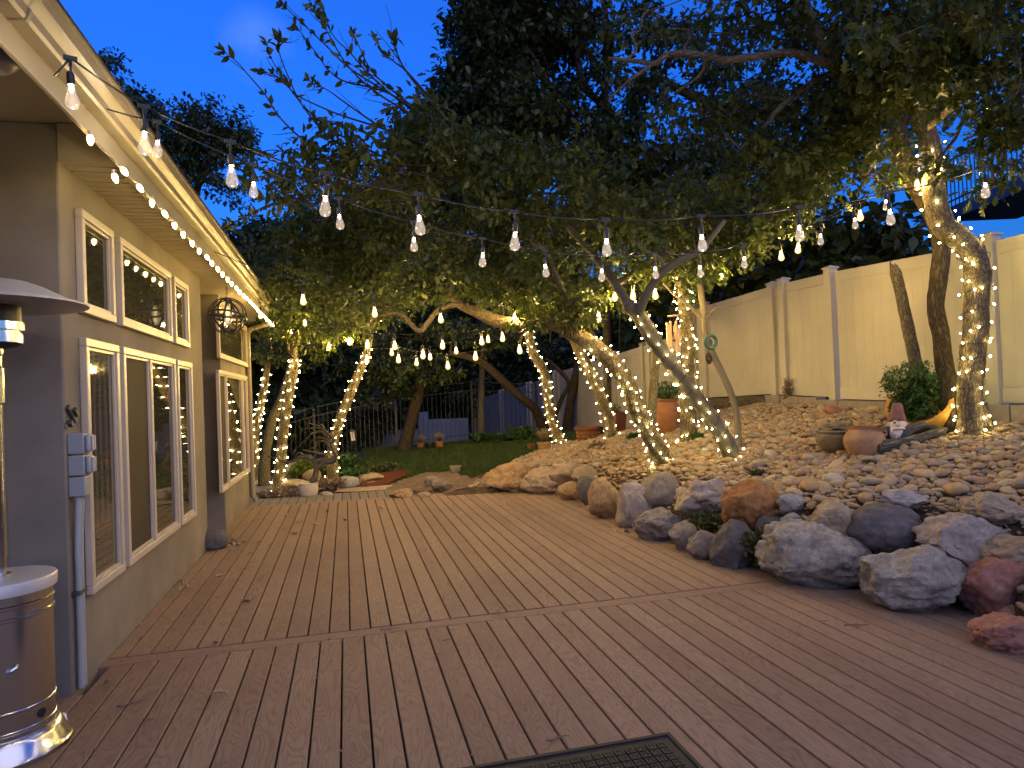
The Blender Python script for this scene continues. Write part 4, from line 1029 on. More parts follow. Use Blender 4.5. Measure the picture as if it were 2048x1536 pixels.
W['thin'] = tree('bare_tree', 'thin crooked bare trunk holding the green ring ornament', [(1477, 902, 15), (1474, 843, 13), (1466, 799, 13), (1448, 755, 13), (1425, 708, 15), (1410, 667, 14), (1407, 623, 13), (1401, 579, 12), (1396, 520, 10)], None, 'bark_s', wob=.06,
     limbs=[[(1408, 640, 8), (1380, 614, 7), (1350, 590, 6), (1326, 566, 5)], [(1411, 634, 7), (1424, 624, 6), (1433, 612, 5)]], crowns=[(1425, 545, 7.6, 55, 34, .4, 480), (1480, 470, 7.6, 90, 55, .7, 430)])
W['right'] = tree('oak_tree', 'stout bent oak wrapped in lights by the yellow pot', dmul=1.9, trunk=[(1949, 868, 60), (1945, 831, 52), (1940, 787, 46), (1942, 743, 45), (1948, 699, 45), (1952, 655, 46), (1953, 596, 46), (1955, 547, 46), (1944, 505, 47), (1915, 474, 46), (1887, 452, 44), (1870, 395, 42), (1867, 337, 40), (1861, 293, 38), (1850, 258, 34), (1829, 228, 30)], zc1=6.3,
     limbs=[[(1835, 235, 26, 6.3), (1790, 190, 24, 6.2), (1720, 165, 22, 6.1), (1665, 132, 19, 6.0), (1612, 112, 17, 6.0), (1571, 105, 16, 6.0), (1507, 114, 15, 6.0), (1448, 120, 15, 6.1), (1413, 111, 14, 6.2), (1340, 108, 12, 6.3), (1310, 127, 11, 6.3), (1275, 123, 9, 6.4), (1216, 117, 7, 6.5)],
            [(1700, 158, 15, 6.1), (1659, 149, 14, 6.1), (1594, 187, 13, 6.2), (1559, 217, 12, 6.2), (1530, 252, 10, 6.3), (1480, 300, 8, 6.5)],
            [(1690, 150, 26, 6.1), (1645, 90, 28, 6.0), (1630, 59, 28, 6.0), (1606, 10, 26, 5.9), (1590, -60, 22, 5.8)],
            [(1850, 258, 20, 6.3), (1900, 215, 17, 5.9), (1960, 170, 14, 5.5), (2030, 90, 11, 5.0)], [(1310, 127, 8, 6.3), (1260, 160, 6, 6.4), (1215, 200, 5, 6.5)], [(1413, 111, 8, 6.2), (1400, 150, 6, 6.3), (1350, 185, 5, 6.4)]],
     crowns=[(1700, 250, 6.4, 130, 75, .7, 420), (1420, 230, 6.9, 120, 60, .5, 170), (1880, 330, 5.6, 60, 50, .3, 120), (1300, 20, 6.8, 120, 40, .5, 130), (1560, 20, 6.0, 130, 50, .5, 240), (1780, 20, 5.4, 140, 60, .6, 320), (1560, 330, 6.6, 110, 75, .7, 400), (1800, 120, 5.8, 140, 100, .8, 420), (1950, 90, 5.2, 150, 110, .7, 420), (1985, 250, 5.2, 75, 90, .5, 420), (1680, 60, 6.0, 120, 60, .7, 380), (1610, 410, 6.6, 80, 55, .5, 420),
             (1480, 60, 6.3, 110, 60, .6, 200), (1500, 190, 6.6, 120, 60, .6, 150), (1380, 60, 6.6, 80, 45, .5, 130), (1730, 350, 6.6, 70, 50, .5, 300), (1990, 370, 5.4, 40, 45, .3, 260), (1900, 30, 4.6, 170, 60, .5, 380), (1640, 200, 6.2, 90, 50, .5, 300), (2040, 180, 4.8, 60, 100, .4, 420)])
W['midr'] = tree('oak_tree', 'unlit dark oak trunk standing behind the yellow pot', [(1903, 828, 40), (1896, 772, 35), (1887, 714, 33), (1882, 670, 32), (1871, 617, 31), (1876, 567, 33), (1882, 500, 32), (1868, 440, 28), (1830, 370, 34), (1805, 310, 36), (1795, 250, 30), (1780, 180, 20)], None, zc0=6.9,
     bark='bark_d', crowns=[(1760, 300, 7.2, 90, 60, .6, 380), (1850, 200, 7.0, 100, 70, .6, 380), (1730, 170, 7.2, 110, 70, .7, 380)])
def stump(label, trunk, zc0=None, bark='bark_sp'):
    x, y, w = trunk[-1]
    return tree('tree_stump', label, trunk, None, bark, zc0=zc0, cat='stump', limbs=[[(x + dx * w, y + 6, w * .5), (x + dx * w * 1.1, y - dy * .5, w * .32), (x + dx * w * 1.2, y - dy, w * .06)] for dx, dy in ((-.45, 9), (-.1, 3), (.35, 5), (.75, 1))])
stump('broken grey stump with a splintered top in front of the almond fence', [(1845, 805, 28), (1829, 714, 24), (1820, 673, 23), (1811, 632, 22), (1800, 579, 21), (1791, 545, 22), (1786, 531, 10)], 7.3)
stump('short dark stump beside the big terracotta jar', [(1303, 858, 18), (1306, 784, 17), (1313, 726, 16), (1312, 700, 14)], 9.6)
W['spec'] = tree('oak_tree', 'plain speckled trunk rising behind the ornate planter', [(1168, 856, 22), (1155, 802, 19), (1140, 755, 19), (1132, 720, 19), (1123, 682, 18), (1118, 640, 16)], None, 'bark_sp', crowns=[(1110, 590, 10.5, 60, 40, .6, 300)])
tree('oak_tree', 'straight dark trunk between the planter and the slender wrapped trunk', [(1180, 856, 19), (1184, 784, 18), (1189, 720, 18), (1194, 661, 17), (1200, 600, 14)], None, 'bark_d', crowns=[(1240, 600, 11, 70, 50, .7, 260)])
tree('oak_tree', 'dark crossed trunk in front of the far almond fence', [(1134, 866, 20), (1140, 810, 18), (1155, 737, 17), (1165, 690, 15)], None, 'bark_d', limbs=[[(1107, 840, 10), (1125, 795, 9), (1138, 767, 9), (1118, 740, 8), (1090, 715, 7)]], crowns=[(1150, 640, 12, 60, 40, .6, 260)])
W['arch'] = tree('oak_tree', 'dark unlit trunk arching over from the lawn toward the string bulbs', [(1094, 866, 24), (1079, 837, 19), (1067, 814, 18), (1047, 799, 17), (1017, 773, 17), (979, 737, 16), (950, 718, 14), (900, 706, 11)], 16.5, 'bark_d', zc0=18.2, leaf='oak_dark', lsize=.12, crowns=[(900, 660, 17, 90, 30, 1.2, 130), (980, 670, 17, 70, 30, 1.0, 130)])
tree('oak_tree', 'slim straight trunk standing at the lawn edge before the blue fence', [(963, 884, 15), (962, 814, 13), (964, 743, 12), (968, 690, 10)], None, 'bark_sp', leaf='oak_dark', lsize=.12, crowns=[(975, 700, 17.5, 45, 30, .8, 150), (1020, 660, 17.5, 80, 40, 1, 120)])
tree('oak_tree', 'dark leaning trunk at the lawn edge by the dry potted grasses', [(808, 905, 30), (818, 859, 24), (831, 810, 23), (839, 776, 22), (845, 730, 18)], None, 'bark_d', leaf='oak_dark', lsize=.12, crowns=[(835, 740, 17, 85, 45, 1.4, 150), (770, 770, 17, 60, 45, 1, 140), (760, 710, 17, 80, 50, 1.2, 130), (700, 730, 17, 60, 40, 1, 110)])
# --- lit oaks by the house corner
W['l1'] = tree('oak_tree', 'slim wrapped trunk closest to the white downspout', [(512, 968, 17), (512, 925, 15), (511, 885, 15), (515, 843, 15), (522, 808, 15), (530, 765, 14), (536, 720, 12)], None, crowns=[(550, 700, 13.5, 50, 40, .7, 280)])
tree('oak_tree', 'plain dark trunk standing between two wrapped trunks near the house corner', [(529, 973, 24), (531, 908, 19), (544, 843, 19), (561, 804, 18), (575, 760, 16), (590, 700, 13)], None, 'bark_sp', crowns=[(620, 690, 13.5, 70, 50, .8, 280)])
W['l3'] = tree('oak_tree', 'straight wrapped trunk behind the cream pot', [(556, 982, 24), (561, 924, 21), (567, 859, 20), (575, 804, 20), (585, 750, 18), (590, 715, 16)], None, crowns=[(600, 650, 12.0, 70, 45, .8, 360), (540, 640, 11.5, 50, 50, .6, 340), (620, 590, 11, 95, 60, 1, 380)])
W['l4'] = tree('oak_tree', 'wrapped trunk leaning over the dead twisted tree', [(666, 956, 22), (664, 905, 19), (671, 869, 19), (684, 827, 19), (704, 778, 19), (723, 732, 17), (733, 703, 15), (740, 660, 12)], None,
     crowns=[(700, 560, 9.6, 110, 65, 1.0, 420), (600, 520, 9.6, 100, 75, .9, 420), (690, 650, 12, 75, 45, .8, 320), (770, 600, 10.5, 80, 45, .8, 360), (660, 440, 9.4, 120, 75, .9, 400), (780, 480, 9.2, 110, 75, .9, 420), (760, 390, 9, 120, 70, .9, 380), (560, 570, 9.6, 60, 45, .6, 380)])
# --- upper dark canopy trees behind
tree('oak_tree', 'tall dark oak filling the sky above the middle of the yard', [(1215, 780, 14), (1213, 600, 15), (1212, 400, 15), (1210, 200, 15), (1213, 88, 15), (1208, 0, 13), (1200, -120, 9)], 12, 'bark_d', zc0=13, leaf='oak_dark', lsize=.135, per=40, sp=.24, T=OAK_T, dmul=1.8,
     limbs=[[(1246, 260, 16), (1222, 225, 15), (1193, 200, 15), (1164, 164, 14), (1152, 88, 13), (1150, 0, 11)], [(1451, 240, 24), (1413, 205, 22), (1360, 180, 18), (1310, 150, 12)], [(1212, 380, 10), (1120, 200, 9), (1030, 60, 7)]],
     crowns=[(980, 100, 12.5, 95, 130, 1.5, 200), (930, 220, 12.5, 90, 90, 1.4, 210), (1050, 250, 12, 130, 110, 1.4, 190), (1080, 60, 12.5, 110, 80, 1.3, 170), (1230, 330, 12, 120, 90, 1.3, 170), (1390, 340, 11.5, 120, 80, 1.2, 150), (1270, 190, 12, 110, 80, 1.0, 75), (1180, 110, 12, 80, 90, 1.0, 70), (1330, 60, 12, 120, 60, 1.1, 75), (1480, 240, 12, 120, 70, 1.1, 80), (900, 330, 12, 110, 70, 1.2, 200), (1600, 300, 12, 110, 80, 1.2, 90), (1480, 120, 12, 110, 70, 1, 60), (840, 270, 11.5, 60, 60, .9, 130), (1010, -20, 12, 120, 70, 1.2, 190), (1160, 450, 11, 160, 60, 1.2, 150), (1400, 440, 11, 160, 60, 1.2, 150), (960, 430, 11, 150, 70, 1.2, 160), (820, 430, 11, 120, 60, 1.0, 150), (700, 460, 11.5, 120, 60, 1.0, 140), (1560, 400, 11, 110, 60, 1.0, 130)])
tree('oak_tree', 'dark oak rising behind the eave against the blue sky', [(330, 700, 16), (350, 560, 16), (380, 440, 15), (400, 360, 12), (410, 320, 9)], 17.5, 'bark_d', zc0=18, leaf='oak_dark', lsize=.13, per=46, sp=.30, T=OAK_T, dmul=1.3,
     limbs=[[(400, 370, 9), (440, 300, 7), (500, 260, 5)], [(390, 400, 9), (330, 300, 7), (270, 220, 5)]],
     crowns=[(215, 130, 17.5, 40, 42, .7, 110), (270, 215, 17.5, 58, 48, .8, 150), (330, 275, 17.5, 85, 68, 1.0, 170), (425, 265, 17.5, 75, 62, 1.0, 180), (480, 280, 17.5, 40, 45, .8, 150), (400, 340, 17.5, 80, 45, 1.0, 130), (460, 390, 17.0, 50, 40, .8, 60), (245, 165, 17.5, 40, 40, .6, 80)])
# dark wood beyond the fences: individual trees
bgn = 0
def bgtree(label, px, py, Y, w, hgt, dens=55, x=None):
    p = onx(px, py, x) if x else ony(px, py, Y); g = Vector((p.x, p.y, h(p.x, p.y)))
    zc = depth(g); X, Yp, _ = proj(g)
    top = (hgt - g.z) ; k = F_PX / zc
    cr = []
    for i in range(7):
        cr.append((X + random.uniform(-.38, .38) * w * k, Yp - (top * (.32 + .60 * (i / 6))) * k, zc + random.uniform(-.8, .8), w * k * .36, top * k * .17, w * .42, dens))
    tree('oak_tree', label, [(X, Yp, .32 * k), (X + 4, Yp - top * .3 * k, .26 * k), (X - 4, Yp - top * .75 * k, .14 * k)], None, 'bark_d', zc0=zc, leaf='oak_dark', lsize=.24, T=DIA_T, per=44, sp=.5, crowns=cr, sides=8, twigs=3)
for i, (px, Y, w, hg, lab) in enumerate([(470, 23, 5.5, 6.0, 'dark tree beyond the iron fence just past the house corner'), (600, 24.5, 5.5, 6.2, 'dark tree beyond the iron fence above the parked car'), (700, 31, 6.5, 8.0, 'dark tree beyond the iron fence behind the leaning lit trunk'),
        (800, 40, 8, 10, 'dark tree beyond the block wall above its pillar'), (900, 42, 8, 10, 'dark tree where the block wall meets the iron fence'), (650, 33, 8, 9.0, 'tallest dark tree far behind the parked car'), (740, 46, 9, 11, 'dark tree farthest behind the block wall'), (1010, 36, 7, 9.0, 'dark tree farthest behind the blue lit fence')]):
    bgtree(lab, px, 800, Y, w, hg, 60)
for i, (px, X_, w, hg, lab) in enumerate([(1100, 9.6, 3.6, 5.6, 'dark tree behind the far end of the almond fence'), (1200, 9.4, 3.6, 5.4, 'dark tree showing over the fence left of the big terracotta jar'), (1330, 9.2, 3.2, 5.2, 'dark tree showing over the fence behind the wind chime'), (1450, 9.0, 3.0, 4.6, 'dark tree over the fence behind the thin bare trunk'),
        (1600, 9.0, 3.0, 4.5, 'dark tree over the fence behind the fence post pair'), (1740, 8.6, 2.6, 4.2, 'dark tree over the fence behind the broken stump')]):
    p = onx(px, 760, X_); bgtree(lab, px, 760, 0, w, hg, 110, x=X_)
# --- long shoots with oval leaves reaching into the sky (they belong to the smooth barked tree)
SH = [[(940, 300), (807, 205), (722, 152), (687, 126), (649, 88), (605, 47), (582, 26), (555, -5)], [(900, 270), (781, 188), (693, 164), (658, 141), (628, 100), (590, 50)],
      [(930, 320), (780, 262), (693, 234), (649, 217), (590, 188), (564, 158), (517, 138)], [(900, 360), (760, 330), (664, 278), (605, 211), (576, 152), (558, 103), (556, 74)],
      [(860, 380), (700, 340), (620, 290), (564, 240), (529, 188), (494, 147), (476, 126), (441, 98)], [(800, 330), (680, 270), (620, 225), (588, 188), (547, 126), (533, 86)],
      [(930, 290), (804, 205), (740, 150), (700, 105), (664, 67), (640, -5)], [(880, 260), (760, 190), (696, 132), (655, 64), (615, -5)], [(900, 270), (796, 190), (743, 141), (716, 88), (704, 62)],
      [(920, 270), (822, 152), (790, 125), (766, 103), (743, 70)], [(900, 250), (819, 152), (793, 103), (789, 74)], [(880, 330), (755, 250), (690, 205), (655, 180), (615, 160)],
      [(940, 330), (830, 330), (720, 330), (620, 318), (540, 300), (470, 330)], [(930, 350), (800, 370), (680, 370), (560, 350), (490, 360)], [(900, 400), (760, 400), (640, 400), (540, 410), (480, 440), (440, 455)], [(780, 300), (720, 260), (680, 250), (640, 245)]]
tl, _, _ = W['lean']
m = MB(); LO = []; LD = []; LN = []; LS = []
for si, s in enumerate(SH):
    z0, z1 = 6.8, 6.8 + random.uniform(-.5, .6); k = len(s)
    pts = [U(x, y, z0 + (z1 - z0) * i / (k - 1)) for i, (x, y) in enumerate(s)]
    a, r = catmull(pts, [.012 - .0085 * i / (k - 1) for i in range(k)], 6); m.tube(a, r, 5)
    for i in range(6, len(a) - 1):
        x_, y_, _ = proj(a[i])
        dens = .55 if y_ > 200 else .42
        if i > len(a) - 7: dens = .95
        if noise.noise(a[i] * 3.1) < -.05 and i < len(a) - 6: continue
        for _ in range(3):
            if random.random() < dens:
                t = (a[i + 1] - a[i]).normalized(); o = a[i].lerp(a[i + 1], random.random()); d = t * .6 + Vector(RNG.normal(size=3)) * .6
                LO.append(o); LD.append(d); LN.append(Vector(RNG.normal(size=3)) + Vector((0, 0, .5))); LS.append(random.uniform(.06, .125))
    if random.random() < .8:      # bare side twigs
        for _ in range(3):
            j = random.randint(6, len(a) - 5); q = a[j] + (a[j + 1] - a[j]).normalized() * .25 + Vector(RNG.normal(size=3)) * .12; m.tube(wig(a[j], q, .1, 3), [.005, .004, .003, .002], 4)
m.obj('shoots', MT['bark_d'], tl, ang=180)
P_ = np.concatenate([ellipsoid_pts(U(x, y, 6.9), rx * 6.9 / F_PX, ry * 6.9 / F_PX, .5, n) for x, y, rx, ry, n in ((640, 330, 110, 50, 26), (560, 360, 90, 60, 20), (780, 330, 110, 70, 40), (880, 300, 90, 70, 40), (700, 290, 60, 40, 12), (840, 230, 60, 50, 16))])
org, d, nr, sz = clump_leaves(P_, 16, .18, .10)
LO = np.concatenate([np.array([tuple(v) for v in LO]), org]); LD = np.concatenate([np.array([tuple(v) for v in LD]), d]); LN = np.concatenate([np.array([tuple(v) for v in LN]), nr]); LS = np.concatenate([np.array(LS), sz])
leaves_obj('shoot_leaves', leaf_geo(LO, LD, LN, LS, OVAL_T), len(OVAL_T), MT['plum'], tl)

# ------------------------------------------------------------------ fairy lights round the trunks
led_mesh = None
def wrap(key, label, t0, t1, n, turns, seed=0):
    global led_mesh
    _, sp_, sr = W[key]; rnd = random.Random(seed)
    k0 = int(t0 * (len(sp_) - 1)); k1 = int(t1 * (len(sp_) - 1)); P = sp_[k0:k1 + 1]; Rr = sr[k0:k1 + 1]
    root = thing('fairy_lights', label, 'fairy lights', tuple(P[0]), 'fairy lights wound round the trunks')
    def at(u):
        f = u * (len(P) - 1); i = min(int(f), len(P) - 2); q = f - i
        return P[i].lerp(P[i + 1], q), Rr[i] + (Rr[i + 1] - Rr[i]) * q, (P[i + 1] - P[i]).normalized()
    pts = []; N_ = int(turns * 14)
    for i in range(N_ + 1):
        u = i / N_; c, r, t = at(u); a = 2 * math.pi * turns * u + .5 * noise.noise(Vector((u * 9, seed, 0))); s = t.cross(Vector((0, 1, .1))).normalized(); b = t.cross(s)
        u2 = min(1, max(0, u + .012 * noise.noise(Vector((i * .3, seed, 5))))); c, r, t = at(u2)
        pts.append(c + (s * math.cos(a) + b * math.sin(a)) * (r * 1.10 + .006))
    MB().tube(pts, .0035, 4).obj('wire', MT['wire'], root, ang=180)
    first = None
    for k in range(n):
        i = int((k + .5 + rnd.uniform(-.55, .55)) / n * (len(pts) - 2)); i = max(0, min(len(pts) - 2, i)); p = pts[i]; u = i / len(pts); c, r, t = at(u); o = (p - c).normalized()
        q = p + o * rnd.uniform(.007, .02) + Vector((0, 0, rnd.uniform(-.01, .012)))
        if led_mesh is None:
            m = MB(); m.ico((0, 0, 0), (.0082, .0082, .012), 1); first = m.obj('bulb', MT['led'], None, ang=180); led_mesh = first.data; b_ = first
        else:
            b_ = bpy.data.objects.new('bulb', led_mesh); COL.objects.link(b_)
        b_.parent = root; b_.location = q - Vector(P[0]); b_.rotation_euler = (rnd.uniform(-1, 1), rnd.uniform(-1, 1), 0)
wrap('big', 'fairy lights on the thick leaning oak', .06, .92, 96, 19, 1)
wrap('lean', 'fairy lights spaced along the smooth leaning trunk', .08, .97, 72, 15, 2)
wrap('vert', 'fairy lights on the straight upright trunk by the wind chime', .1, .93, 92, 18, 3)
wrap('kink', 'fairy lights on the slim kinked pale oak', .1, .92, 92, 18, 4)
wrap('mid', 'fairy lights on the slender trunk behind the ornate planter', .1, .82, 62, 13, 5)
wrap('right', 'fairy lights on the stout bent oak by the yellow pot', .05, .90, 100, 21, 6)
wrap('l1', 'fairy lights on the slim trunk by the downspout', .1, .95, 84, 16, 7)
wrap('l3', 'fairy lights on the straight trunk behind the cream pot', .06, 1, 98, 17, 8)
wrap('l4', 'fairy lights on the trunk leaning over the dead tree', .06, .93, 84, 17, 9)

# ------------------------------------------------------------------ eave lights
t = thing('eave_lights', 'string of glowing teardrop bulbs clipped along the eave', 'eave lights', (-1.21, 4.3, 3.04))
m = MB(); pts = []; rnd = random.Random(2); BY = []
BY += [onx(a_, b_, -1.203).y for a_, b_ in ((178, 200), (226, 290), (243, 311), (275, 341), (303, 371), (325, 398), (347, 423))]; y = BY[-1] + .29
while y < YE - .05: BY.append(y); y += .29 + rnd.uniform(-.02, .02)
for i in range(len(BY) * 6):
    k = i / 6; j = min(int(k), len(BY) - 2); f = k - j; yy = BY[j] + (BY[j + 1] - BY[j]) * min(f, 1); pts.append((-1.205, yy, 3.032 - .02 * math.sin(math.pi * min(f, 1))))
m.tube(pts, .0035, 4); m.obj('cord', MT['whitecord'], t, ang=180)
c9 = None; cap9 = None
for i, yy in enumerate(BY):
    dz = -.08 if i == 1 else 0
    p = Vector((-1.203, yy, 3.022 + dz)); tl_ = (rnd.uniform(-.3, .3), rnd.uniform(-.3, .3) - .3, 0)
    if c9 is None:
        a = MB().lathe([(.009, .0), (.0145, -.012), (.0155, -.024), (.012, -.040), (.005, -.052), (.0, -.055)], (0, 0, 0), 14).obj('bulb', MT['c9'], None, ang=180); c9 = a
        b = MB().lathe([(.011, .02), (.011, -.004), (.009, -.006)], (0, 0, 0), 10).obj('socket', MT['whitecord'], None); cap9 = b; bb = a; ss = b
    else: bb = dup(c9); ss = dup(cap9)
    ss.parent = t; ss.location = p - t.location; ss.rotation_euler = tl_
    bb.parent = t; bb.location = p - t.location; bb.rotation_euler = tl_

# ------------------------------------------------------------------ string lights
PRO = {}
def bulb_set(kind):
    if kind not in PRO:
        s = MB().lathe([(.006, .062), (.013, .058), (.0165, .048), (.0165, .004), (.0145, .0)], (0, 0, 0), 14).obj('socket', MT['black'], None, ang=40)
        # glass hangs from z=0 down
        g = MB().lathe([(.0135, .0), (.0145, -.012), (.019, -.034), (.0265, -.060), (.030, -.076), (.0285, -.092), (.021, -.104), (.010, -.109), (.0, -.110)], (0, 0, 0), 22).obj('bulb', MT['glassA' if kind == 'A' else 'glassB'], None, ang=180)
        m = MB()
        if kind == 'A': m.ico((0, 0, -.018), (.0085, .0085, .012), 1)
        else:
            for k in range(4): a = k * 1.57 + .4; m.tube([(.006 * math.cos(a), .006 * math.sin(a), -.022), (.0115 * math.cos(a), .0115 * math.sin(a), -.078)], [.0023, .0023], 5)
        f = m.obj('filament', MT['filA' if kind == 'A' else 'filB'], None, ang=180)
        hk = MB().box((0, 0, .083), (.046, .014, .016)).tube([(0, 0, .075), (0, 0, .05)], [.006, .006], 6).obj('connector', MT['black'], None, sm=False)
        PRO[kind] = [s, g, f, hk, False]
    return PRO[kind]
def strand(label, bulbs, z0, z1, a, b, kind, drop=.0, cord='cord', sag=.10, za=None, zb=None, sc=1.0):
    """bulbs: photo pixels of the glass centres; a, b: pixels where the cord is tied"""
    xs = [q[0] for q in bulbs]; xa, xb = a[0], b[0]
    def zc(x): return z0 + (z1 - z0) * (x - xa) / (xb - xa)
    P = [U(x, y, zc(x)) for x, y in bulbs]; A = U(*a, zc(xa) if za is None else za); B = U(*b, zc(xb) if zb is None else zb)
    t = thing('string_light', label, 'string lights', tuple(A))
    top = [p + Vector((0, 0, .06 + .083 + drop)) for p in P]; ch = [A] + top + [B]; pts = []
    for i in range(len(ch) - 1):
        s = (ch[i + 1] - ch[i]).length
        for j in range(6): f = j / 6; q = ch[i].lerp(ch[i + 1], f); q.z -= s * sag * .28 * math.sin(math.pi * f); pts.append(q)
    pts.append(B); MB().tube(pts, .0042, 5).obj('cord', MT[cord], t, ang=180)
    s_, g_, f_, h_, used = bulb_set(kind)
    for i, p in enumerate(P):
        fresh = not PRO[kind][4]
        S, Gl, Fi, Hk = (s_, g_, f_, h_) if fresh else (dup(s_), dup(g_), dup(f_), dup(h_))
        PRO[kind][4] = True
        loc = p + Vector((0, 0, .058)) - Vector(t.location)
        rot = (random.uniform(-.06, .06), random.uniform(-.06, .06), random.uniform(0, 3))
        for o in (S, Gl): o.parent = t; o.location = loc; o.rotation_euler = rot; o.scale = (sc, sc, sc)
        Fi.parent = Gl; Fi.location = (0, 0, 0)
        Hk.parent = t; Hk.location = loc + Vector((0, 0, drop)); d = (ch[min(i + 2, len(ch) - 1)] - ch[i]); Hk.rotation_euler = (0, 0, math.atan2(d.y, d.x))
        if drop: MB().tube([loc + Vector(t.location) + Vector((0, 0, .05)), loc + Vector(t.location) + Vector((0, 0, .08 + drop))], .0042, 5).obj('drop_cord', MT[cord], t)
strand('nearest string of clear pear bulbs crossing the whole yard', [(143, 200), (290, 293), (463, 359), (652, 418), (839, 456), (1031, 488), (1214, 500), (1404, 491), (1599, 471), (1780, 439), (1972, 385)], 2.55, 4.35, (108, 152), (2160, 300), 'A', .02, sc=.84)
strand('string of small clear bulbs from the eave to the stout bent oak', [(316, 303), (508, 384), (679, 448), (828, 493), (966, 524), (1091, 545), (1204, 554), (1311, 549), (1400, 546), (1489, 528), (1642, 482), (1710, 450), (1772, 413)], 3.45, 6.0, (205, 215), (1848, 352), 'A', .02, sc=.84)
strand('amber string over the middle of the deck, tied to the eave and the thick oak', [(606, 600), (749, 625), (881, 637), (1029, 636)], 6.4, 8.2, (428, 503), (1140, 600), 'B', .05)
strand('low amber string with four wide spaced bulbs under the lit branch', [(735, 688), (846, 708), (951, 711), (1039, 698)], 9.5, 9.0, (560, 600), (1090, 655), 'B', .05, sc=1.15)
strand('amber string running from the thick oak past the wind chime', [(1163, 622), (1198, 634), (1229, 591), (1266, 589), (1310, 587), (1441, 548)], 8.0, 7.6, (1135, 640), (1500, 500), 'B', .03, sc=1.15, sag=.02)
strand('amber string on the slack wire beside the stout bent oak', [(1562, 512), (1597, 497), (1720, 432), (1834, 370), (1880, 335)], 7.4, 6.2, (1500, 530), (1900, 318), 'B', .02, sag=.0)
strand('far amber string sagging from the wrapped trunks by the house', [(583, 661), (658, 691), (734, 716), (797, 715), (895, 728)], 12.0, 12.5, (540, 636), (1010, 690), 'B', .04, sc=1.45)
strand('far amber string ending under the branch of the thick oak', [(699, 679), (789, 688), (885, 687), (963, 679), (1005, 672)], 11.5, 12.0, (640, 662), (1055, 655), 'B', .04, sc=1.45)
strand('farthest amber string above the lawn', [(783, 702), (833, 722), (860, 711), (912, 699), (976, 676)], 14.0, 14.5, (735, 690), (1040, 655), 'B', .04, sc=1.45)
strand('short amber string hanging from the eave near the globe lantern', [(473, 560), (486, 586), (521, 630), (610, 646)], 8.3, 11.5, (440, 520), (700, 650), 'B', .03, sag=0)

# ------------------------------------------------------------------ globe lanterns
def lantern(name, label, px, py, zc, r, top, rings=5):
    c = U(px, py, zc); t = thing(name, label, 'lantern', tuple(c))
    for k in range(rings):
        rot = Matrix.Rotation(k * math.pi / rings + .3, 3, 'Z') @ Matrix.Rotation(R(90 - (14 if k % 2 else -10)), 3, 'X')
        MB().ring(c, r * (1 - .02 * k), .006, 44, 6, rot, 2.0).obj('band', MT['blackmetal'], t, ang=180)
    for dz, tlt in ((0, .16), (.0, -.22)): MB().ring(c + Vector((0, 0, dz)), r * .985, .006, 44, 6, Matrix.Rotation(tlt, 3, 'X') @ Matrix.Rotation(.12, 3, 'Y'), 2.0).obj('band', MT['blackmetal'], t, ang=180)
    MB().lathe([(.0, r * 1.02), (.045, r * 1.0), (.045, r * .94), (.018, r * .93), (.018, r * .60), (.0, r * .6)], c, 18).obj('socket', MT['blackmetal'], t, ang=40)
    g = MB().lathe([(.016, r * .6), (.022, r * .42), (.045, r * .08), (.052, -r * .12), (.046, -r * .32), (.025, -r * .45), (0, -r * .48)], c, 22).obj('bulb', MT['glassA'], t, ang=180)
    m = MB(); m.tube([c + Vector((.012 * math.cos(a), .012 * math.sin(a), (.45 if a % 2 < 1 else -.3) * r)) for a in [i * .9 for i in range(12)]], [.0016] * 12, 4); m.obj('filament', MT['filA'] if 0 else MT['glassB'], g, ang=180)
    m = MB(); n = int((top - c.z - r) / .03)
    for i in range(n): m.ring((c.x, c.y, c.z + r + .015 + .03 * i), .011, .0025, 10, 5, Matrix.Rotation(math.pi / 2, 3, 'X') if i % 2 else Matrix.Rotation(math.pi / 2, 3, 'Y'), 1)
    m.obj('chain', MT['blackmetal'], t, ang=180)
gl = onx(455, 632, -1.21); zg = depth(gl)
lantern('globe_lantern', 'black banded globe lantern hanging on a chain under the eave', 455, 632, zg, 36 * zg / F_PX, 3.04)
c = U(541, 682, 12.2)
t = thing('wind_spinner', 'dark hoop spinner hanging in the leaves by the downspout', 'wind spinner', tuple(c))
MB().ring(c, .20, .008, 36, 6, Matrix.Rotation(R(90), 3, 'X') @ Matrix.Rotation(.0, 3, 'Z')).obj('hoop', MT['blackmetal'], t, ang=180)
MB().ring(c, .17, .008, 36, 6, Matrix.Rotation(R(90), 3, 'Y')).obj('hoop', MT['blackmetal'], t, ang=180)
MB().lathe([(.0, .12), (.03, .10), (.035, .0), (.02, -.1), (.035, -.14), (.0, -.16)], c, 14).obj('glass_drop', MT['pane_l'], t, ang=180)
MB().tube([c + Vector((0, 0, .2)), c + Vector((0, 0, .9))], .003, 4).obj('hook', MT['blackmetal'], t)

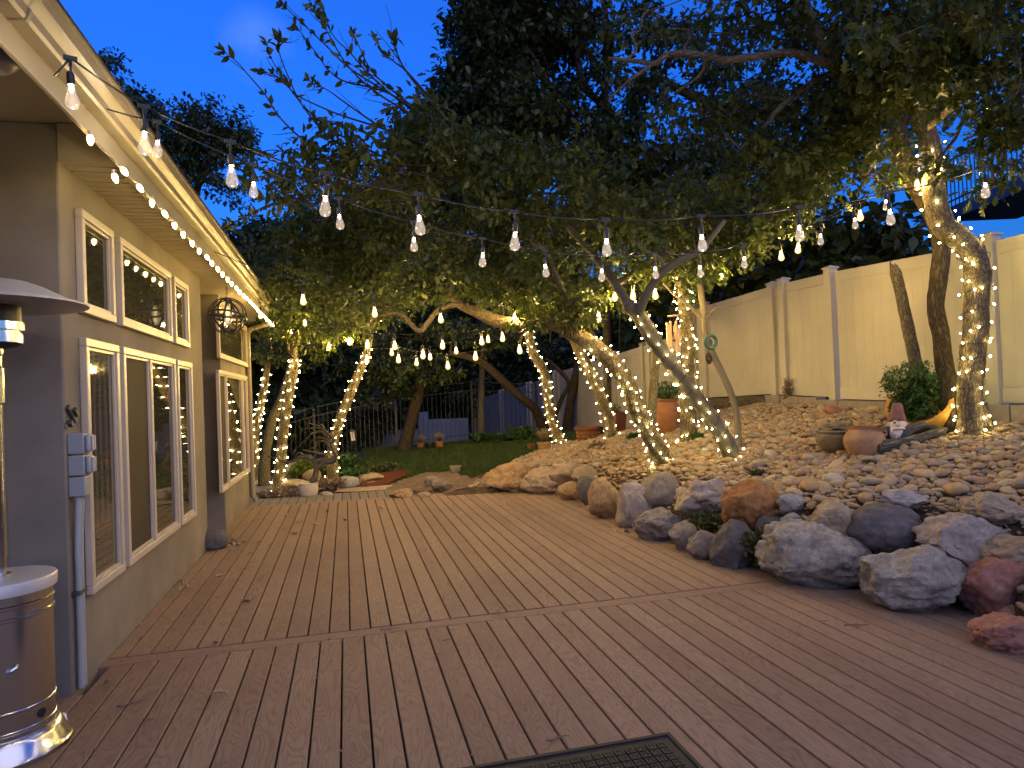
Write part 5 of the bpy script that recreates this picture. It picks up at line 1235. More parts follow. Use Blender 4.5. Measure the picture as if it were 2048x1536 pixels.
# ------------------------------------------------------------------ wind chime, ring ornament, cone
c = U(1347, 632, 7.9); k = 7.9 / F_PX
t = thing('wind_chime', 'wind chime with pale copper tubes hanging beside the upright wrapped trunk', 'wind chime', tuple(c))
MB().lathe([(.066, -.008), (.07, 0), (.066, .008), (.058, .008), (.056, -.008)], c, 32).obj('top_ring', MT['chime'], t)
MB().tube([c + Vector((-.01, 0, .16)), c + Vector((.012, 0, .19)), c + Vector((.02, 0, .26)), c + Vector((.0, 0, .29)), c + Vector((-.03, 0, .27))], .004, 6).obj('hook', MT['chime'], t, ang=180)
m = MB()
for a in (0, 2.1, 4.2): m.tube([c + Vector((.06 * math.cos(a), .06 * math.sin(a), 0)), c + Vector((-.01, 0, .16))], .0012, 4)
m.obj('cord', MT['cord'], t)
for i, (px, yt, yb) in enumerate([(1334, 645, 701), (1341, 642, 709), (1338, 650, 698), (1349, 651, 700), (1352, 640, 712), (1357, 654, 703)]):
    a = U(px, yt, 7.9 + (.05 if i in (2, 3) else -.03)); b = Vector((a.x, a.y, c.z - (yb - 632) * k))
    MB().cyl(a, b, .0135, .0135, 14).obj('tube', MT['chime'], t)
MB().cyl(c + Vector((0, 0, -.28)), c + Vector((0, 0, -.295)), .033, .033, 18).obj('striker', MT['wood'], t)
MB().tube([c, c + Vector((0, 0, -.28)), c + Vector((0, 0, -.52))], .0018, 4).obj('striker_cord', MT['cord'], t)
MB().box(c + Vector((0, 0, -.56)), (.05, .006, .09)).obj('sail', MT['wood'], t, bevel=.003)
c = U(1421, 684, 7.3)
t = thing('ring_ornament', 'green verdigris ring ornament hanging on the thin bare trunk', 'garden ornament', tuple(c))
dirn = (EYE - c).normalized(); q = dirn.to_track_quat('Z', 'Y').to_matrix() @ Matrix.Rotation(R(40), 3, 'Y')
MB().ring(c, .072, .017, 36, 8, q, 1.4).obj('ring', MT['verdi'], t, ang=180)
MB().ring(c - dirn * .0, .022, .006, 20, 6, q).obj('inner_ring', MT['blackmetal'], t, ang=180)
MB().tube([c + Vector((0, 0, .075)), c + Vector((-.02, 0, .26))], .002, 4).obj('hanging_wire', MT['cord'], t)
c = U(1418, 716, 7.3); t = MB(); rnd = random.Random(9)
for i in range(60):
    u = i / 60; a = i * 2.4; r = .030 * math.sin(math.pi * (.1 + .85 * u)) ; p = c + Vector((r * math.cos(a), r * math.sin(a), .055 - .12 * u)); t.ico(p, (.012, .012, .007), 1, rot=Matrix.Rotation(a, 3, 'Z'))
t.tube([c + Vector((0, 0, .06)), c + Vector((0, 0, .12))], .002, 4)
tag(t.obj('pine_cone', MT['cone'], origin=tuple(c), ang=180), 'brown pine cone hanging below the green ring ornament', 'pine cone')

# ------------------------------------------------------------------ pots
def pot(name, label, cat, px, yt, yb, w, prof, mt, part='body', tilt=None, base=None, n=32, wob=.02, soil=True, extra=None):
    """prof: (radius fraction of the half width, height fraction)"""
    b = base if base is not None else hit(px, yb); zc = depth(b); Rr = w / 2 * zc / F_PX; H = (yb - yt) * zc / F_PX
    t = thing(name, label, cat, (b.x, b.y, b.z)); rot = tilt or Matrix.Identity(3)
    pr = [(r * Rr, z * H - .02) for r, z in prof]
    o = MB().lathe(pr, b, n, rot, wob=wob).obj(part, MT[mt], t, ang=45)
    if soil:
        rt, zt = pr[-1]; MB().lathe([(.0, zt - .02), (rt * .97, zt - .02)], b, 20, rot).obj('soil', MT['dirt'], t)
    return t, b, Rr, H, rot
def tuft(t, name, c, r, hgt, n, size, mt, T=DIA_T, up=.9, flat=1.0):
    u = RNG.normal(size=(n, 3)); u /= np.linalg.norm(u, axis=1, keepdims=True); u *= RNG.random((n, 1)) ** .5; u[:, 2] = np.abs(u[:, 2])
    org = np.array(c) + u * np.array([r, r, hgt * flat]); d = u * .8 + RNG.normal(size=(n, 3)) * .35; d[:, 2] += up * .6
    nr = RNG.normal(size=(n, 3)); nr[:, 2] += .6
    return leaves_obj(name, leaf_geo(org, d, nr, size * RNG.uniform(.6, 1.3, n), T), len(T), MT[mt], t)
def stems(t, name, c, r, hgt, n, mt, rad=.004, arch=.3):
    m = MB(); rnd = random.Random(int(c[0] * 100))
    for i in range(n):
        a = rnd.uniform(0, 6.28); q = rnd.random() ** .6; e = Vector(c) + Vector((r * q * math.cos(a), r * q * math.sin(a), hgt * rnd.uniform(.65, 1) * (1 - .25 * q * q)))
        b0 = Vector(c) + Vector((r * .15 * math.cos(a), r * .15 * math.sin(a), 0)); mid = b0.lerp(e, .55) + Vector((0, 0, hgt * .08)) ; m.tube([b0, mid, e], [rad, rad * .7, rad * .4], 4)
    return m.obj(name, MT[mt], t, ang=180)
INNER = [(.90, .97), (.86, .90)]
# big terracotta jar with a herb
t, b, r_, H_, _ = pot('terracotta_jar', 'big round terracotta jar planted with a wispy herb', 'planter', 1336, 795, 866, 52, [(.55, 0), (.60, .02), (.78, .16), (.96, .42), (1.0, .60), (.93, .80), (.80, .88), (.80, .92), (.90, .95), (.92, .985), (.86, 1.0), (.76, .985), (.74, .93)], 'terra')
stems(t, 'stem', b + Vector((0, 0, H_ * .9)), .26, .30, 40, 'shrub', .003); tuft(t, 'foliage', b + Vector((0, 0, H_ * .95)), .26, .30, 700, .045, 'shrub')
# square terracotta pot
b = hit(1234, 866); zc = depth(b); s = 15 * zc / F_PX; H_ = 42 * zc / F_PX
t = thing('square_pot', 'tall square terracotta pot with a small grey herb', 'planter', tuple(b))
m = MB(); rt = Matrix.Rotation(.35, 3, 'Z'); vs = []
for z, k in ((-.02, .78), (H_, 1.0), (H_, .88), (H_ - .06, .86)):
    for x, y in ((-1, -1), (1, -1), (1, 1), (-1, 1)): vs.append(b + rt @ Vector((x * s * k, y * s * k, z)))
m.add(vs, [(a * 4 + i, a * 4 + (i + 1) % 4, a * 4 + 4 + (i + 1) % 4, a * 4 + 4 + i) for a in range(3) for i in range(4)] + [(3, 2, 1, 0), (12, 13, 14, 15)]); m.obj('body', MT['terra_d'], t, bevel=.006)
tuft(t, 'foliage', b + Vector((-.02, 0, H_ - .03)), .13, .20, 220, .04, 'shrub')
# ornate planter
t, b, r_, H_, _ = pot('ornate_planter', 'low wide brown planter with raised scroll pattern at the speckled trunk', 'planter', 1176, 851, 880, 52, [(.74, 0), (.80, .06), (.84, .3), (.90, .72), (.93, .78), (1.0, .84), (1.0, 1.0), (.92, 1.0), (.90, .9)], 'terra_d', n=40)
m = MB()
for k in range(22):
    a = k * 2 * math.pi / 22
    for j, (zz, rr) in enumerate(((.36, .862), (.58, .892))):
        cc = b + Vector((r_ * rr * math.cos(a + j * .14), r_ * rr * math.sin(a + j * .14), H_ * zz - .02)); o = Vector((math.cos(a), math.sin(a), 0)); m.ring(cc, .016, .0045, 12, 5, o.to_track_quat('Z', 'Y').to_matrix())
m.obj('scroll_relief', MT['claypot'], t, ang=180)
# small pots at the far left end of the rock bed
for (nm, lab, px, yt, yb, w, mt, dry) in [('basket_pot', 'shallow woven looking clay pot with dry grass at the far bed end', 1089, 882, 899, 30, 'claypot', True), ('small_pot', 'small dark red pot beside the shallow clay pot', 1062, 886, 900, 16, 'terra_d', False),
        ('clay_pot', 'orange clay pot of dry grass farthest from the dark leaning trunk', 879, 881, 897, 19, 'terra', True), ('clay_pot', 'tipped orange clay pot of dry grass at the dark leaning trunk', 841, 884, 898, 18, 'terra', True), ('black_pot', 'black nursery pot between the two orange clay pots', 860, 883, 900, 20, 'black', False)]:
    t, b, r_, H_, _ = pot(nm, lab, 'planter', px, yt, yb, w, [(.70, 0), (.82, .35), (.92, .8), (1.0, .82), (1.0, 1), (.92, 1), (.9, .9)], mt, n=24)
    if dry: stems(t, 'dry_grass', b + Vector((0, 0, H_ * .9)), r_ * 1.5, r_ * 2.1, 90, 'dry', .006)
t, b, r_, H_, _ = pot('stone_bowl', 'grey stone bowl sunk at the lawn corner', 'bowl', 911, 930, 946, 24, [(.6, 0), (.85, .4), (1, .9), (1, 1), (.86, 1), (.8, .8)], 'oxide')
# cream pot with the dead twisted tree
t, b, r_, H_, _ = pot('cream_pot', 'cream textured ceramic pot standing past the deck end', 'planter', 617, 963, 994, 40, [(.62, 0), (.70, .02), (.88, .25), (.98, .5), (1.0, .7), (.95, .86), (.93, .9), (.99, .93), (.99, 1), (.90, 1), (.88, .9)], 'cream_pot', n=40)
zc = depth(b)
dt = thing('dead_tree', 'dead twisted bonsai like tree standing in the cream pot', 'dead tree', (b.x, b.y, b.z + H_ * .85))
def dl(*p, dz=0): return [(U(x, y, zc + dz * i / len(p)), w / 2 * zc / F_PX) for i, (x, y, w) in enumerate(p)]
m = MB()
for q in (dl((625, 966, 12), (632, 945, 11), (634, 932, 11), (628, 922, 10), (615, 913, 9), (600, 915, 8), (585, 922, 6), (570, 924, 5), (556, 918, 4), (535, 912, 3)), dl((634, 938, 10), (642, 930, 11), (652, 925, 11), (668, 920, 13), (672, 908, 8), (662, 898, 7), (655, 885, 6), (662, 872, 5), (650, 862, 5), (640, 856, 4), (625, 856, 3), (608, 857, 2)),
          dl((630, 925, 9), (640, 920, 8), (650, 918, 8), (648, 908, 6), (632, 906, 5), (618, 902, 4), (606, 900, 3)), dl((660, 880, 5), (648, 866, 5), (636, 864, 4), (622, 868, 4), (612, 880, 3), (605, 884, 2), (596, 896, 2)), dl((656, 880, 4), (644, 876, 4), (632, 876, 3), (622, 884, 2.5)),
          dl((658, 886, 4), (645, 882, 4), (634, 884, 3), (632, 894, 3), (622, 897, 2)), dl((650, 862, 4), (645, 850, 4), (638, 852, 3), (630, 850, 3), (618, 846, 2)), dl((612, 914, 6), (600, 906, 4), (592, 910, 3)), dl((672, 908, 6), (664, 890, 6), (668, 878, 5), (660, 866, 4), (668, 860, 3)), dl((592, 896, 2), (588, 904, 2), (586, 908, 1.5))):
    a, r = catmull([x for x, _ in q], [max(y, .006) for _, y in q], 4); m.tube(a, r, 8, wob=.2, seed=3)
m.obj('branches', MT['wood'], dt, ang=180)
# path light
b = hit(722, 977); zc = depth(b); tp = U(706, 872, zc)
t = thing('path_light', 'tilted path lantern on a thin black stake by the flagstone steps', 'path light', tuple(b))
ax = (tp - b).normalized(); q = ax.to_track_quat('Z', 'Y').to_matrix()
MB().cyl(b - ax * .1, tp - ax * .12, .009, .008, 8).obj('stake', MT['blackmetal'], t)
m = MB(); s = .045
MB().lathe([(.015, -.17), (.045, -.10), (.062, -.095), (.062, -.085)], tp, 4, q, a0=.78).obj('base', MT['blackmetal'], t, sm=False)
MB().lathe([(.066, .085), (.072, .09), (.072, .105), (.02, .125)], tp, 4, q, a0=.78).obj('cap', MT['blackmetal'], t, sm=False)
MB().lathe([(.052, -.085), (.052, .085)], tp, 4, q, a0=.78).obj('shade', mat('frosted_lamp_panel', (.6, .52, .42), .5, var=.05), t, sm=False)
m = MB()
for k in range(4): a = .78 + k * math.pi / 2; v = q @ Vector((.06 * math.cos(a), .06 * math.sin(a), 0)); m.tube([tp + v - ax * .085, tp + v + ax * .085], [.007, .007], 4)
for k in range(4): a = k * math.pi / 2; v = q @ Vector((.040 * math.cos(a), .040 * math.sin(a), 0)); m.tube([tp + v - ax * .085, tp + v + ax * .085], [.004, .004], 4)
m.obj('frame', MT['blackmetal'], t, sm=False)
# pots, gnome and logs in front of the stout oak
t, b, r_, H_, _ = pot('stoneware_urn', 'olive brown stoneware urn with a frilled lid on the cobbles', 'urn', 1674, 846, 903, 80, [(.44, 0), (.46, .05), (.62, .08), (.80, .22), (.94, .42), (.98, .58), (.97, .64), (.90, .67), (.88, .72), (.93, .75), (.94, .79), (.88, .83)], 'urn', n=44)
for k in range(3):
    pts = []; zz = H_ * (.84 + .055 * k); rr = r_ * (.80 - .10 * k)
    m = MB(); n = 48; vs = [b + Vector((rr * f * math.cos(i * 2 * math.pi / n), rr * f * math.sin(i * 2 * math.pi / n), zz + dz + (.012 * math.sin(i * 2 * math.pi / n * 5 + k * 1.7) if f > .7 else 0))) for f, dz in ((.0001, .03), (.6, .022), (1.0, .0), (1.0, -.014), (.7, -.01)) for i in range(n)]
    m.add(vs, [(a * n + i, a * n + (i + 1) % n, (a + 1) * n + (i + 1) % n, (a + 1) * n + i) for a in range(4) for i in range(n)]); m.obj('frilled_lid', MT['urn'], t, ang=50)
bt = hit(1728, 914)
t, b, r_, H_, _ = pot('clay_cauldron', 'sandy orange clay pot with side lugs leaning against the log', 'pot', 1728, 852, 914, 78, [(.35, 0), (.50, .03), (.80, .22), (.98, .48), (1.0, .62), (.90, .80), (.78, .88), (.82, .93), (.96, 1.0), (.92, 1.01), (.74, .9)], 'claypot', tilt=Matrix.Rotation(R(10), 3, Vector((0, 1, 0))) @ Matrix.Rotation(R(-6), 3, 'X'), base=bt, wob=.06)
q = U(1768, 866, depth(bt)); MB().ring(q, .025, .012, 18, 8, Matrix.Rotation(R(80), 3, 'X')).obj('lug', MT['claypot'], t, ang=180)
# gnome
gb = hit(1795, 884); zc = depth(gb) - .10; k = zc / F_PX; c = U(1794, 850, zc)
sd = right0; ud = Vector((0, 0, 1)); fd = -Vector((c.x - EYE.x, c.y - EYE.y, 0)).normalized()
t = thing('garden_gnome', 'weathered garden gnome with white beard and faded red hat', 'gnome statue', (c.x, c.y, c.z - 40 * k))
def gp(x, y, f=0): return c + sd * (x * k) + ud * (-y * k) + fd * (f * k)
tl2 = Matrix.Rotation(R(8), 3, fd)
MB().lathe([(22 * k, -26 * k), (25 * k, -10 * k), (22 * k, 8 * k), (14 * k, 18 * k)], gp(2, 14, -6), 26).obj('body', MT['gnome_b'], t, ang=180)
m = MB(); m.ico(gp(1, -2, 4), (17.5 * k, 15 * k, 15 * k), 3); m.obj('face', MT['gnome_w'], t, ang=180)
MB().lathe([(17.5 * k, -2 * k), (17 * k, 5 * k), (13.5 * k, 15 * k), (10.5 * k, 26 * k), (9 * k, 33 * k), (6 * k, 36 * k), (0, 37 * k)], gp(-1, -8, 0), 24, Matrix.Rotation(R(-6), 3, fd), wob=.04).obj('hat', MT['gnome_h'], t, ang=180)
m = MB(); V, Fc = ICO(4); out = []
for v in V:
    w = 1 - .45 * max(0, -v.z) ** 1.3; a = math.atan2(v.x, v.y)
    rr = 1 + .07 * math.sin(a * 13 + v.z * 4 + 2 * noise.noise(v * 3)); out.append(gp(4 + v.x * 20 * w * rr, 16 - v.z * 23 * rr, 8 + -v.y * 13 * w * rr))
m.add(out, Fc); m.obj('beard', MT['gnome_w'], t, ang=180)
m = MB(); m.ico(gp(2, 0, 21), (5.6 * k, 4 * k, 4.4 * k), 2); m.obj('nose', MT['skin'], t, ang=180)
m = MB(); m.tube([gp(-9, 8, 19), gp(-3, 5, 22), gp(3, 5.5, 22.5), gp(9, 5, 21.5), gp(15, 7, 18)], [2 * k, 3.2 * k, 3.2 * k, 3.2 * k, 2 * k], 8); m.obj('moustache', MT['gnome_w'], t, ang=180)
for x in (-4.5, 8): m = MB(); m.ico(gp(x, -5.5, 17), (2.6 * k, 2 * k, 1.5 * k), 2); m.obj('eye', MT['gnome_b'], t, ang=180)
for q3 in ([gp(-7, -8.5, 17), gp(-3, -9.5, 18.5), gp(0, -8, 18)], [gp(4, -8, 18), gp(8, -9.5, 17.5), gp(12, -8.5, 15.5)]): MB().tube(q3, [1.5 * k] * 3, 6).obj('eyebrow', MT['gnome_w'], t, ang=180)
for x, f in ((-20, 4), (25, 2)): m = MB(); m.ico(gp(x, 10, f), (7 * k, 8 * k, 9 * k), 2, .1); m.obj('arm', MT['gnome_b'], t, ang=180)
for x in (-16, 19): m = MB(); m.ico(gp(x, -1, 0), (3.5 * k, 3 * k, 4.5 * k), 2); m.obj('ear', MT['gnome_w'], t, ang=180)
# logs
def log(label, pts, w, zoff):
    b0 = hit(*zoff); z0 = depth(b0); m = MB(); P = [U(x, y, z0 + d) for x, y, d in pts]; a, r = catmull(P, [q / 2 * z0 / F_PX for q in w], 5); m.tube(a, r, 12, wob=.35, seed=5)
    return tag(m.obj('log', MT['wood'], origin=tuple(P[0]), ang=50), label, 'log')
log('thick grey weathered log lying on the cobbles below the gnome', [(1752, 894, 0), (1785, 889, .02), (1830, 880, .05), (1870, 866, .1), (1893, 858, .15)], [24, 22, 20, 17, 8], (1790, 905))
log('shorter split log propped behind the gnome toward the yellow pot', [(1815, 862, .12), (1845, 850, .12), (1885, 862, .12)], [20, 19, 8], (1830, 890))
# yellow pot lying open with a bushy plant
pb = hit(1862, 876); zc = depth(pb) + .2; k = zc / F_PX; pc = U(1836, 806, zc)
t = thing('yellow_pot', 'large ochre glazed pot tipped open with a green bush growing out', 'planter', (pc.x, pc.y, pc.z - 50 * k))
q = (Vector((0, 0, 1)) * .74 + fd * .50 - sd * .30).normalized().to_track_quat('Z', 'Y').to_matrix()
Rr = 60 * k
MB().lathe([(.60 * Rr, -1.15 * Rr), (.80 * Rr, -.7 * Rr), (.94 * Rr, -.25 * Rr), (.94 * Rr, -.16 * Rr), (1.03 * Rr, -.13 * Rr), (1.03 * Rr, 0), (.90 * Rr, .0), (.86 * Rr, -.2 * Rr), (.84 * Rr, -.3 * Rr)], pc, 48, q).obj('body', MT['ochre'], t, ang=40)
MB().lathe([(.0, -.30 * Rr), (.84 * Rr, -.32 * Rr)], pc, 24, q).obj('soil', MT['dirt'], t)
bt = thing('bush', 'rounded green bush growing from the tipped yellow pot', 'bush', tuple(pc - Vector((0, 0, .05))))
bc = U(1824, 764, zc)
stems(bt, 'stem', pc - Vector((0, 0, .04)), 58 * k, 88 * k, 60, 'shrub', .0035)
P_ = ellipsoid_pts(bc, 60 * k, 42 * k, .26, 170); org, d, nr, sz = clump_leaves(P_, 26, .055, .030, -.1); leaves_obj('foliage', leaf_geo(org, d, nr, sz, OVAL_T), len(OVAL_T), MT['shrub'], bt)
P_ = ellipsoid_pts(U(1832, 812, zc - .05), 40 * k, 24 * k, .15, 40); org, d, nr, sz = clump_leaves(P_, 20, .06, .05, .1); leaves_obj('trailing_leaves', leaf_geo(org, d, nr, sz, DIA_T), len(DIA_T), MT['shrub'], bt)
# glass globe, bottle stopper, square stone on the cobbles
b = hit(1410, 905); zc = depth(b)
tag(MB().ico(b + Vector((0, 0, .03)), .038, 3).obj('glass_float', mat('pale_blue_glass', (.45, .55, .55), .1, var=.5, vs=20, spec=.6), origin=tuple(b), ang=180), 'pale blue and white glass ball resting on the cobbles', 'glass ball')
b = hit(1738, 930); tag(MB().cyl(b + Vector((0, 0, -.01)), b + Vector((0, -.03, .05)), .028, .03, 20).obj('drain_cap', MT['black'], origin=tuple(b), bevel=.004), 'small dark round cap poking out of the cobbles below the clay pot', 'cap')
boulder((1392, 1425, 852, 872), 0, ST['buff'], 'square cut tan stone behind the smooth leaning trunk', seed=91, ang=14, P=hit(1408, 873), sub=3, name='cut_stone', cat='stone block')
boulder((1652, 1688, 810, 830), 0, ST['red'], 'lone rounded mauve stone by the concrete blocks', seed=92, ang=3, P=hit(1668, 831), sub=3)

# ------------------------------------------------------------------ low plants
def plant(name, label, cat, px, py, wpx, hpx, n, size, mt, P=None, T=DIA_T, sp=.05, stem=0, per=14, zb=None):
    b = P if P is not None else (onz(px, py, zb) if zb is not None else hit(px, py)); zc = depth(b); k = zc / F_PX
    t = thing(name, label, cat, tuple(b))
    Pp = ellipsoid_pts(b + Vector((0, 0, hpx * k * .45)), wpx / 2 * k, hpx * k * .55, wpx * .32 * k, n); Pp[:, 2] = np.maximum(Pp[:, 2], b.z + .01)
    org, d, nr, sz = clump_leaves(Pp, per, sp, size, -.5); leaves_obj('foliage', leaf_geo(org, d, nr, sz, T), len(T), MT[mt], t)
    if stem: stems(t, 'stem', b, wpx / 2 * k * .9, hpx * k * .9, stem, mt, .004)
    return t
plant('succulent_clump', 'green succulent clump spilling between the cracked and dark angular boulders', 'succulent', 1436, 1068, 122, 56, 110, .045, 'sedum', zb=.10, sp=.05)
plant('succulent_clump', 'brownish green succulent clump beside the huge pale boulder', 'succulent', 1522, 1128, 74, 74, 80, .038, 'sedum', zb=.05, sp=.05)
plant('lime_shrub', 'bright lime green spiky shrub behind the cream pot', 'shrub', 611, 958, 52, 36, 80, .09, 'yellowgreen', sp=.08)
plant('grassy_shrub', 'loose dark green shrub behind the path light', 'shrub', 700, 950, 62, 34, 60, .10, 'shrub', sp=.12, stem=20)
plant('grassy_shrub', 'low sprawling green shrub beside the flagstone steps', 'shrub', 712, 962, 60, 22, 60, .07, 'shrub', sp=.1)
plant('low_groundcover', 'low greyish groundcover between the earth path and the red mulch', 'groundcover', 770, 944, 76, 16, 60, .07, 'sedum', sp=.1)
plant('dark_shrub', 'low dark shrub under the blue fence beside the slim trunk', 'shrub', 1040, 884, 74, 20, 60, .14, 'shrub', sp=.2)
plant('dark_shrub', 'small dark mound of grass at the foot of the slim trunk', 'shrub', 968, 888, 50, 12, 40, .14, 'shrub', sp=.2)
plant('weed_tuft', 'thin green weed tuft on the cobbles between the two leaning trunks', 'weed', 1268, 878, 34, 8, 30, .05, 'shrub', sp=.06)
plant('weed_tuft', 'wispy green weed by the square cut tan stone', 'weed', 1395, 880, 26, 9, 22, .05, 'shrub', sp=.05)
plant('weed_tuft', 'small dark weed on the cobbles above the orange sandstone boulder', 'weed', 1520, 955, 24, 9, 16, .045, 'sedum', sp=.05)
plant('weed_tuft', 'dry weed tuft on the cobbles below the ornate planter', 'weed', 1195, 895, 40, 8, 30, .05, 'dry', sp=.08)
plant('weed_tuft', 'low weed in the dirt between the charcoal and the lumpy boulders', 'weed', 1790, 1120, 34, 16, 18, .04, 'sedum', zb=.12, sp=.04)
plant('agave_pot_plant', 'small pale shrub in the low pot behind the cream pot', 'shrub', 648, 948, 30, 18, 30, .09, 'yellowgreen', sp=.08)
plant('vine_sprig', 'dry vine sprig climbing the double fence post', 'vine', 1575, 798, 18, 38, 22, .04, 'dry', sp=.05, P=onx(1575, 797, FENCE_X - .1))
plant('leaf_litter', 'heap of dry leaves and small plants in front of the cream pot', 'leaf litter', 560, 995, 90, 14, 80, .06, 'dry', sp=.09)
plant('leaf_litter', 'dry leafy debris between the cream pot and the flagstone steps', 'leaf litter', 664, 980, 50, 20, 60, .07, 'dry', sp=.09)

# ------------------------------------------------------------------ lawn grass
def lawn():
    n = 75000; y = 12.6 + RNG.random(n) ** 1.25 * 6.9; x = RNG.uniform(.4, 6.2, n); keep = []
    PX = P2((760, 984), (985, 978), (965, 960), (905, 944), (850, 946), (800, 962))
    def ins(X, Y):
        c = False
        for (x0, y0), (x1, y1) in zip(PX, PX[1:] + PX[:1]):
            if (y0 > Y) != (y1 > Y) and X < (x1 - x0) * (Y - y0) / (y1 - y0) + x0: c = not c
        return c
    for i in range(n):
        X, Y = x[i], y[i]
        if not lawn_side(X + .15 * noise.noise(Vector((X * 2, Y * 2, 0))), Y): continue
        if X < .9 + (.8 if Y < 14.5 else 0) * (1 - min(1, abs(noise.noise(Vector((Y * 2, 3, 0)))))) * .3: 
            if Y < 15: continue
        if ins(X, Y): continue
        keep.append(i)
    x, y = x[keep], y[keep]; n = len(x); z = np.array([h(a, b) for a, b in zip(x, y)])
    hh = RNG.uniform(.04, .085, n) * (1 + .25 * (y > 16)); a = RNG.uniform(0, 6.28, n); w = RNG.uniform(.004, .008, n) * (1 + (y - 13) * .12)
    lean = RNG.normal(size=(n, 2)) * .03
    B = np.stack([x, y, z], 1); S = np.stack([np.cos(a) * w, np.sin(a) * w, np.zeros(n)], 1); Tp = B + np.stack([lean[:, 0], lean[:, 1], hh], 1)
    V = np.stack([B - S, B + S, Tp], 1).reshape(-1, 3)
    tag(np_obj('lawn_grass', V, np.arange(n * 3), np.arange(n) * 3, np.full(n, 3), MT['grass']), 'short green lawn behind the deck', 'grass', kind='stuff')
lawn()

# ------------------------------------------------------------------ deck litter
rl = random.Random(21)
lv = []
for k in range(5):
    m = MB(); T = OAK_T; vs = []
    for x, y in T: vs.append((x - .5, y, .10 * math.sin(x * 3 + k) * (1 + k * .3) + abs(y) * (.5 + .2 * k)))
    n = len(T); m.add(vs + [(a, b, c + .012) for a, b, c in vs], [tuple(range(n))[::-1], tuple(range(n, 2 * n))] + [(i, (i + 1) % n, n + (i + 1) % n, n + i) for i in range(n)]); lv.append(m.obj('dry_leaf', MT['leafdry'], sm=False))
spots = [(270, 1183), (245, 1243), (282, 1246), (322, 1198), (306, 1205), (1000, 1225), (497, 1202), (430, 1285), (380, 1118), (372, 1172), (365, 1166), (520, 1085), (540, 1090), (500, 1105), (575, 1030), (600, 1042), (560, 1052), (630, 1048), (590, 1066), (655, 1022), (1070, 1038), (1240, 1052), (1255, 1062), (1228, 1060), (1160, 1012), (1175, 1015), (760, 1018), (690, 1040), (440, 1150), (214, 1364), (440, 1390), (470, 1090), (1008, 1004), (908, 1010), (850, 1100), (480, 1175), (384, 1113), (365, 1176), (490, 1200), (503, 1198)]
for i, (x, y) in enumerate(spots):
    o = lv[i] if i < 5 else dup(lv[i % 5]); p = onz(x, y, .012); s = rl.uniform(.075, .15); o.location = p; o.scale = (s, s * rl.uniform(.6, 1), s); o.rotation_euler = (rl.uniform(-.2, .2), rl.uniform(-.2, .2), rl.uniform(0, 6.28))
    tag(o, 'small curled dry oak leaf lying on the deck boards', 'dry leaf', 'dry leaves scattered on the deck')
for i in range(46):
    while True:
        p = hit(rl.uniform(1080, 2040), rl.uniform(880, 1040))
        if p.x > lerp_tab(p.y, EY, EX) + .5 and p.x < 6.3: break
    o = dup(lv[i % 5]); s = rl.uniform(.05, .10); o.location = p + Vector((0, 0, .035)); o.scale = (s, s * rl.uniform(.6, 1), s); o.rotation_euler = (rl.uniform(-.5, .5), rl.uniform(-.5, .5), rl.uniform(0, 6.28))
    tag(o, 'small curled dry oak leaf caught among the river cobbles', 'dry leaf', 'dry leaves caught among the cobbles')
tw = []
for k in range(3):
    m = MB(); pts = wig((0, 0, 0), (1, 0, 0), .12, 5); pts = [Vector((p.x, p.y, abs(p.z) * .3)) for p in pts]; m.tube(pts, [.035, .032, .028, .024, .02, .012], 6); m.tube([pts[2], pts[2] + Vector((.25, .18 * (1 if k else -1), .03))], [.022, .01], 5); tw.append(m.obj('twig', MT['twig'], ang=180))
for i, (x, y, a, L_) in enumerate([(1095, 1480, .35, .115), (1040, 1410, .1, .04), (760, 1260, .25, .13), (885, 1280, .1, .07), (1690, 1250, -.1, .16), (1640, 1243, .2, .09), (235, 1412, .5, .16), (285, 1437, -.3, .09), (740, 1275, .8, .05), (1780, 1240, .9, .06), (870, 1313, 1.2, .07), (1245, 1095, .4, .09)]):
    o = tw[i] if i < 3 else dup(tw[i % 3]); o.location = onz(x, y, .007); o.scale = (L_, L_, L_); o.rotation_euler = (0, 0, a - .24)
    tag(o, 'thin dry twig lying on the deck boards', 'twig', 'twigs scattered on the deck')
rp = random.Random(4); bs = []
VV = []; FF = []; k0 = 0
for _ in range(700):       # crumbs caught in the seams
    bx = rp.randrange(0, 40); xx = -4.55 + .052 + bx * PITCHB - GAP / 2; yy = rp.uniform(3, 11); 
    if yy < 4.83: xx -= .052
    if xx < WX: continue
    if rp.random() < (.4 if xx < 0 else .8): continue
    s = rp.uniform(.004, .013); v = lib1[_ % 24] * np.array([s * rp.uniform(.5, 1.2), s * rp.uniform(.8, 2.6), s * .5]) + np.array([xx + rp.uniform(-.006, .006), yy, .002]); VV.append(v); FF.append(f1 + k0); k0 += len(v)
VV = np.concatenate(VV); FF = np.concatenate(FF)
tag(np_obj('seam_debris', VV, FF.ravel(), np.arange(len(FF)) * 3, [3] * len(FF), MT['twig']), 'tiny crumbs of leaf litter caught in the deck seams', 'debris', kind='stuff')
P_ = np.array([tuple(onz(x, y, .01)) for x, y in [(455 + rl.gauss(0, 16), 1085 + rl.gauss(0, 5)) for _ in range(46)]]); t = thing('leaf_pile', 'small pile of dry leaves beside the rock in the wall recess', 'leaf pile', tuple(P_[0]))
org, d, nr, sz = clump_leaves(P_, 4, .03, .06, .1); org[:, 2] = np.abs(org[:, 2]); leaves_obj('leaves', leaf_geo(org, d, nr, sz, OAK_T), len(OAK_T), MT['dry'], t)

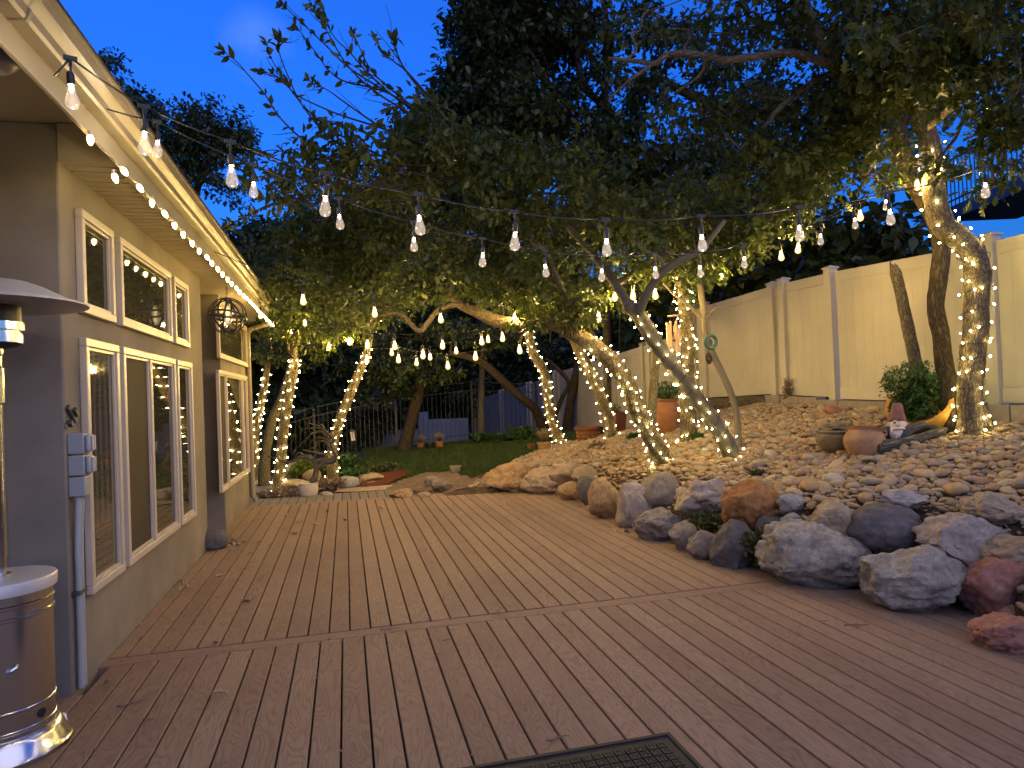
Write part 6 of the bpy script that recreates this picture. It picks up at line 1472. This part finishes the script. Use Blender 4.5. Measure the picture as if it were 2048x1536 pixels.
# ------------------------------------------------------------------ sky, sun, render settings
w = bpy.data.worlds.new('World'); SC.world = w; w.use_nodes = True; nt = w.node_tree; bg = nt.nodes['Background']
sky = nt.nodes.new('ShaderNodeTexSky'); sky.sky_type = 'NISHITA'; sky.sun_disc = False
SUN_EL, SUN_AZ = R(0.3), R(165)
sky.sun_elevation = SUN_EL; sky.sun_rotation = SUN_AZ; sky.ozone_density = 6.3; sky.air_density = 1.0; sky.dust_density = .4
tc = nt.nodes.new('ShaderNodeTexCoord')
# a thin wisp of cloud
cdir = (U(512, 92, 1) - EYE).normalized()
vm = nt.nodes.new('ShaderNodeVectorMath'); vm.operation = 'SUBTRACT'; nt.links.new(tc.outputs['Generated'], vm.inputs[0]); vm.inputs[1].default_value = tuple(cdir)
nz = N(nt, 'ShaderNodeTexNoise', Scale=9.0, Detail=4.0); nt.links.new(tc.outputs['Generated'], nz.inputs['Vector'])
ln = nt.nodes.new('ShaderNodeVectorMath'); ln.operation = 'LENGTH'; nt.links.new(vm.outputs[0], ln.inputs[0])
mr = N(nt, 'ShaderNodeMapRange'); mr.inputs[1].default_value = .05; mr.inputs[2].default_value = .0; nt.links.new(ln.outputs['Value'], mr.inputs[0])
mu = N(nt, 'ShaderNodeMath', operation='MULTIPLY'); mr2 = N(nt, 'ShaderNodeMapRange'); mr2.inputs[1].default_value = .42; mr2.inputs[2].default_value = .75; nt.links.new(nz.outputs[0], mr2.inputs[0]); nt.links.new(mr.outputs[0], mu.inputs[0]); nt.links.new(mr2.outputs[0], mu.inputs[1])
mu2 = N(nt, 'ShaderNodeMath', operation='MULTIPLY'); nt.links.new(mu.outputs[0], mu2.inputs[0]); mu2.inputs[1].default_value = .32
mx = N(nt, 'ShaderNodeMixRGB', blend_type='MIX'); nt.links.new(mu2.outputs[0], mx.inputs[0]); nt.links.new(sky.outputs[0], mx.inputs[1]); mx.inputs[2].default_value = (.35, .50, .75, 1)
nt.links.new(mx.outputs[0], bg.inputs[0]); bg.inputs[1].default_value = .108
sl = bpy.data.lights.new('sun', 'SUN'); sl.energy = .085; sl.angle = R(75); sl.color = (1, .90, .84)
so = bpy.data.objects.new('sun', sl); COL.objects.link(so)
sd_ = Vector((math.sin(SUN_AZ) * math.cos(R(32)), math.cos(SUN_AZ) * math.cos(R(32)), math.sin(R(32))))
so.rotation_euler = sd_.to_track_quat('Z', 'Y').to_euler(); so.location = (0, -5, 8)
vs_ = SC.view_settings; vs_.view_transform = 'Standard'; vs_.look = 'None'; vs_.gamma = 1; vs_.exposure = 4.0
SC.display_settings.display_device = 'sRGB'
cy = SC.cycles; cy.max_bounces = 6; cy.diffuse_bounces = 3; cy.glossy_bounces = 4; cy.transmission_bounces = 4; cy.transparent_max_bounces = 12
cy.sample_clamp_indirect = 1.0; cy.use_denoising = True; cy.caustics_reflective = False; cy.caustics_refractive = False
cy.use_light_tree = True
print('objects', len(bpy.data.objects), 'verts', sum(len(m.vertices) for m in bpy.data.meshes), 'cobbles', len(CB))
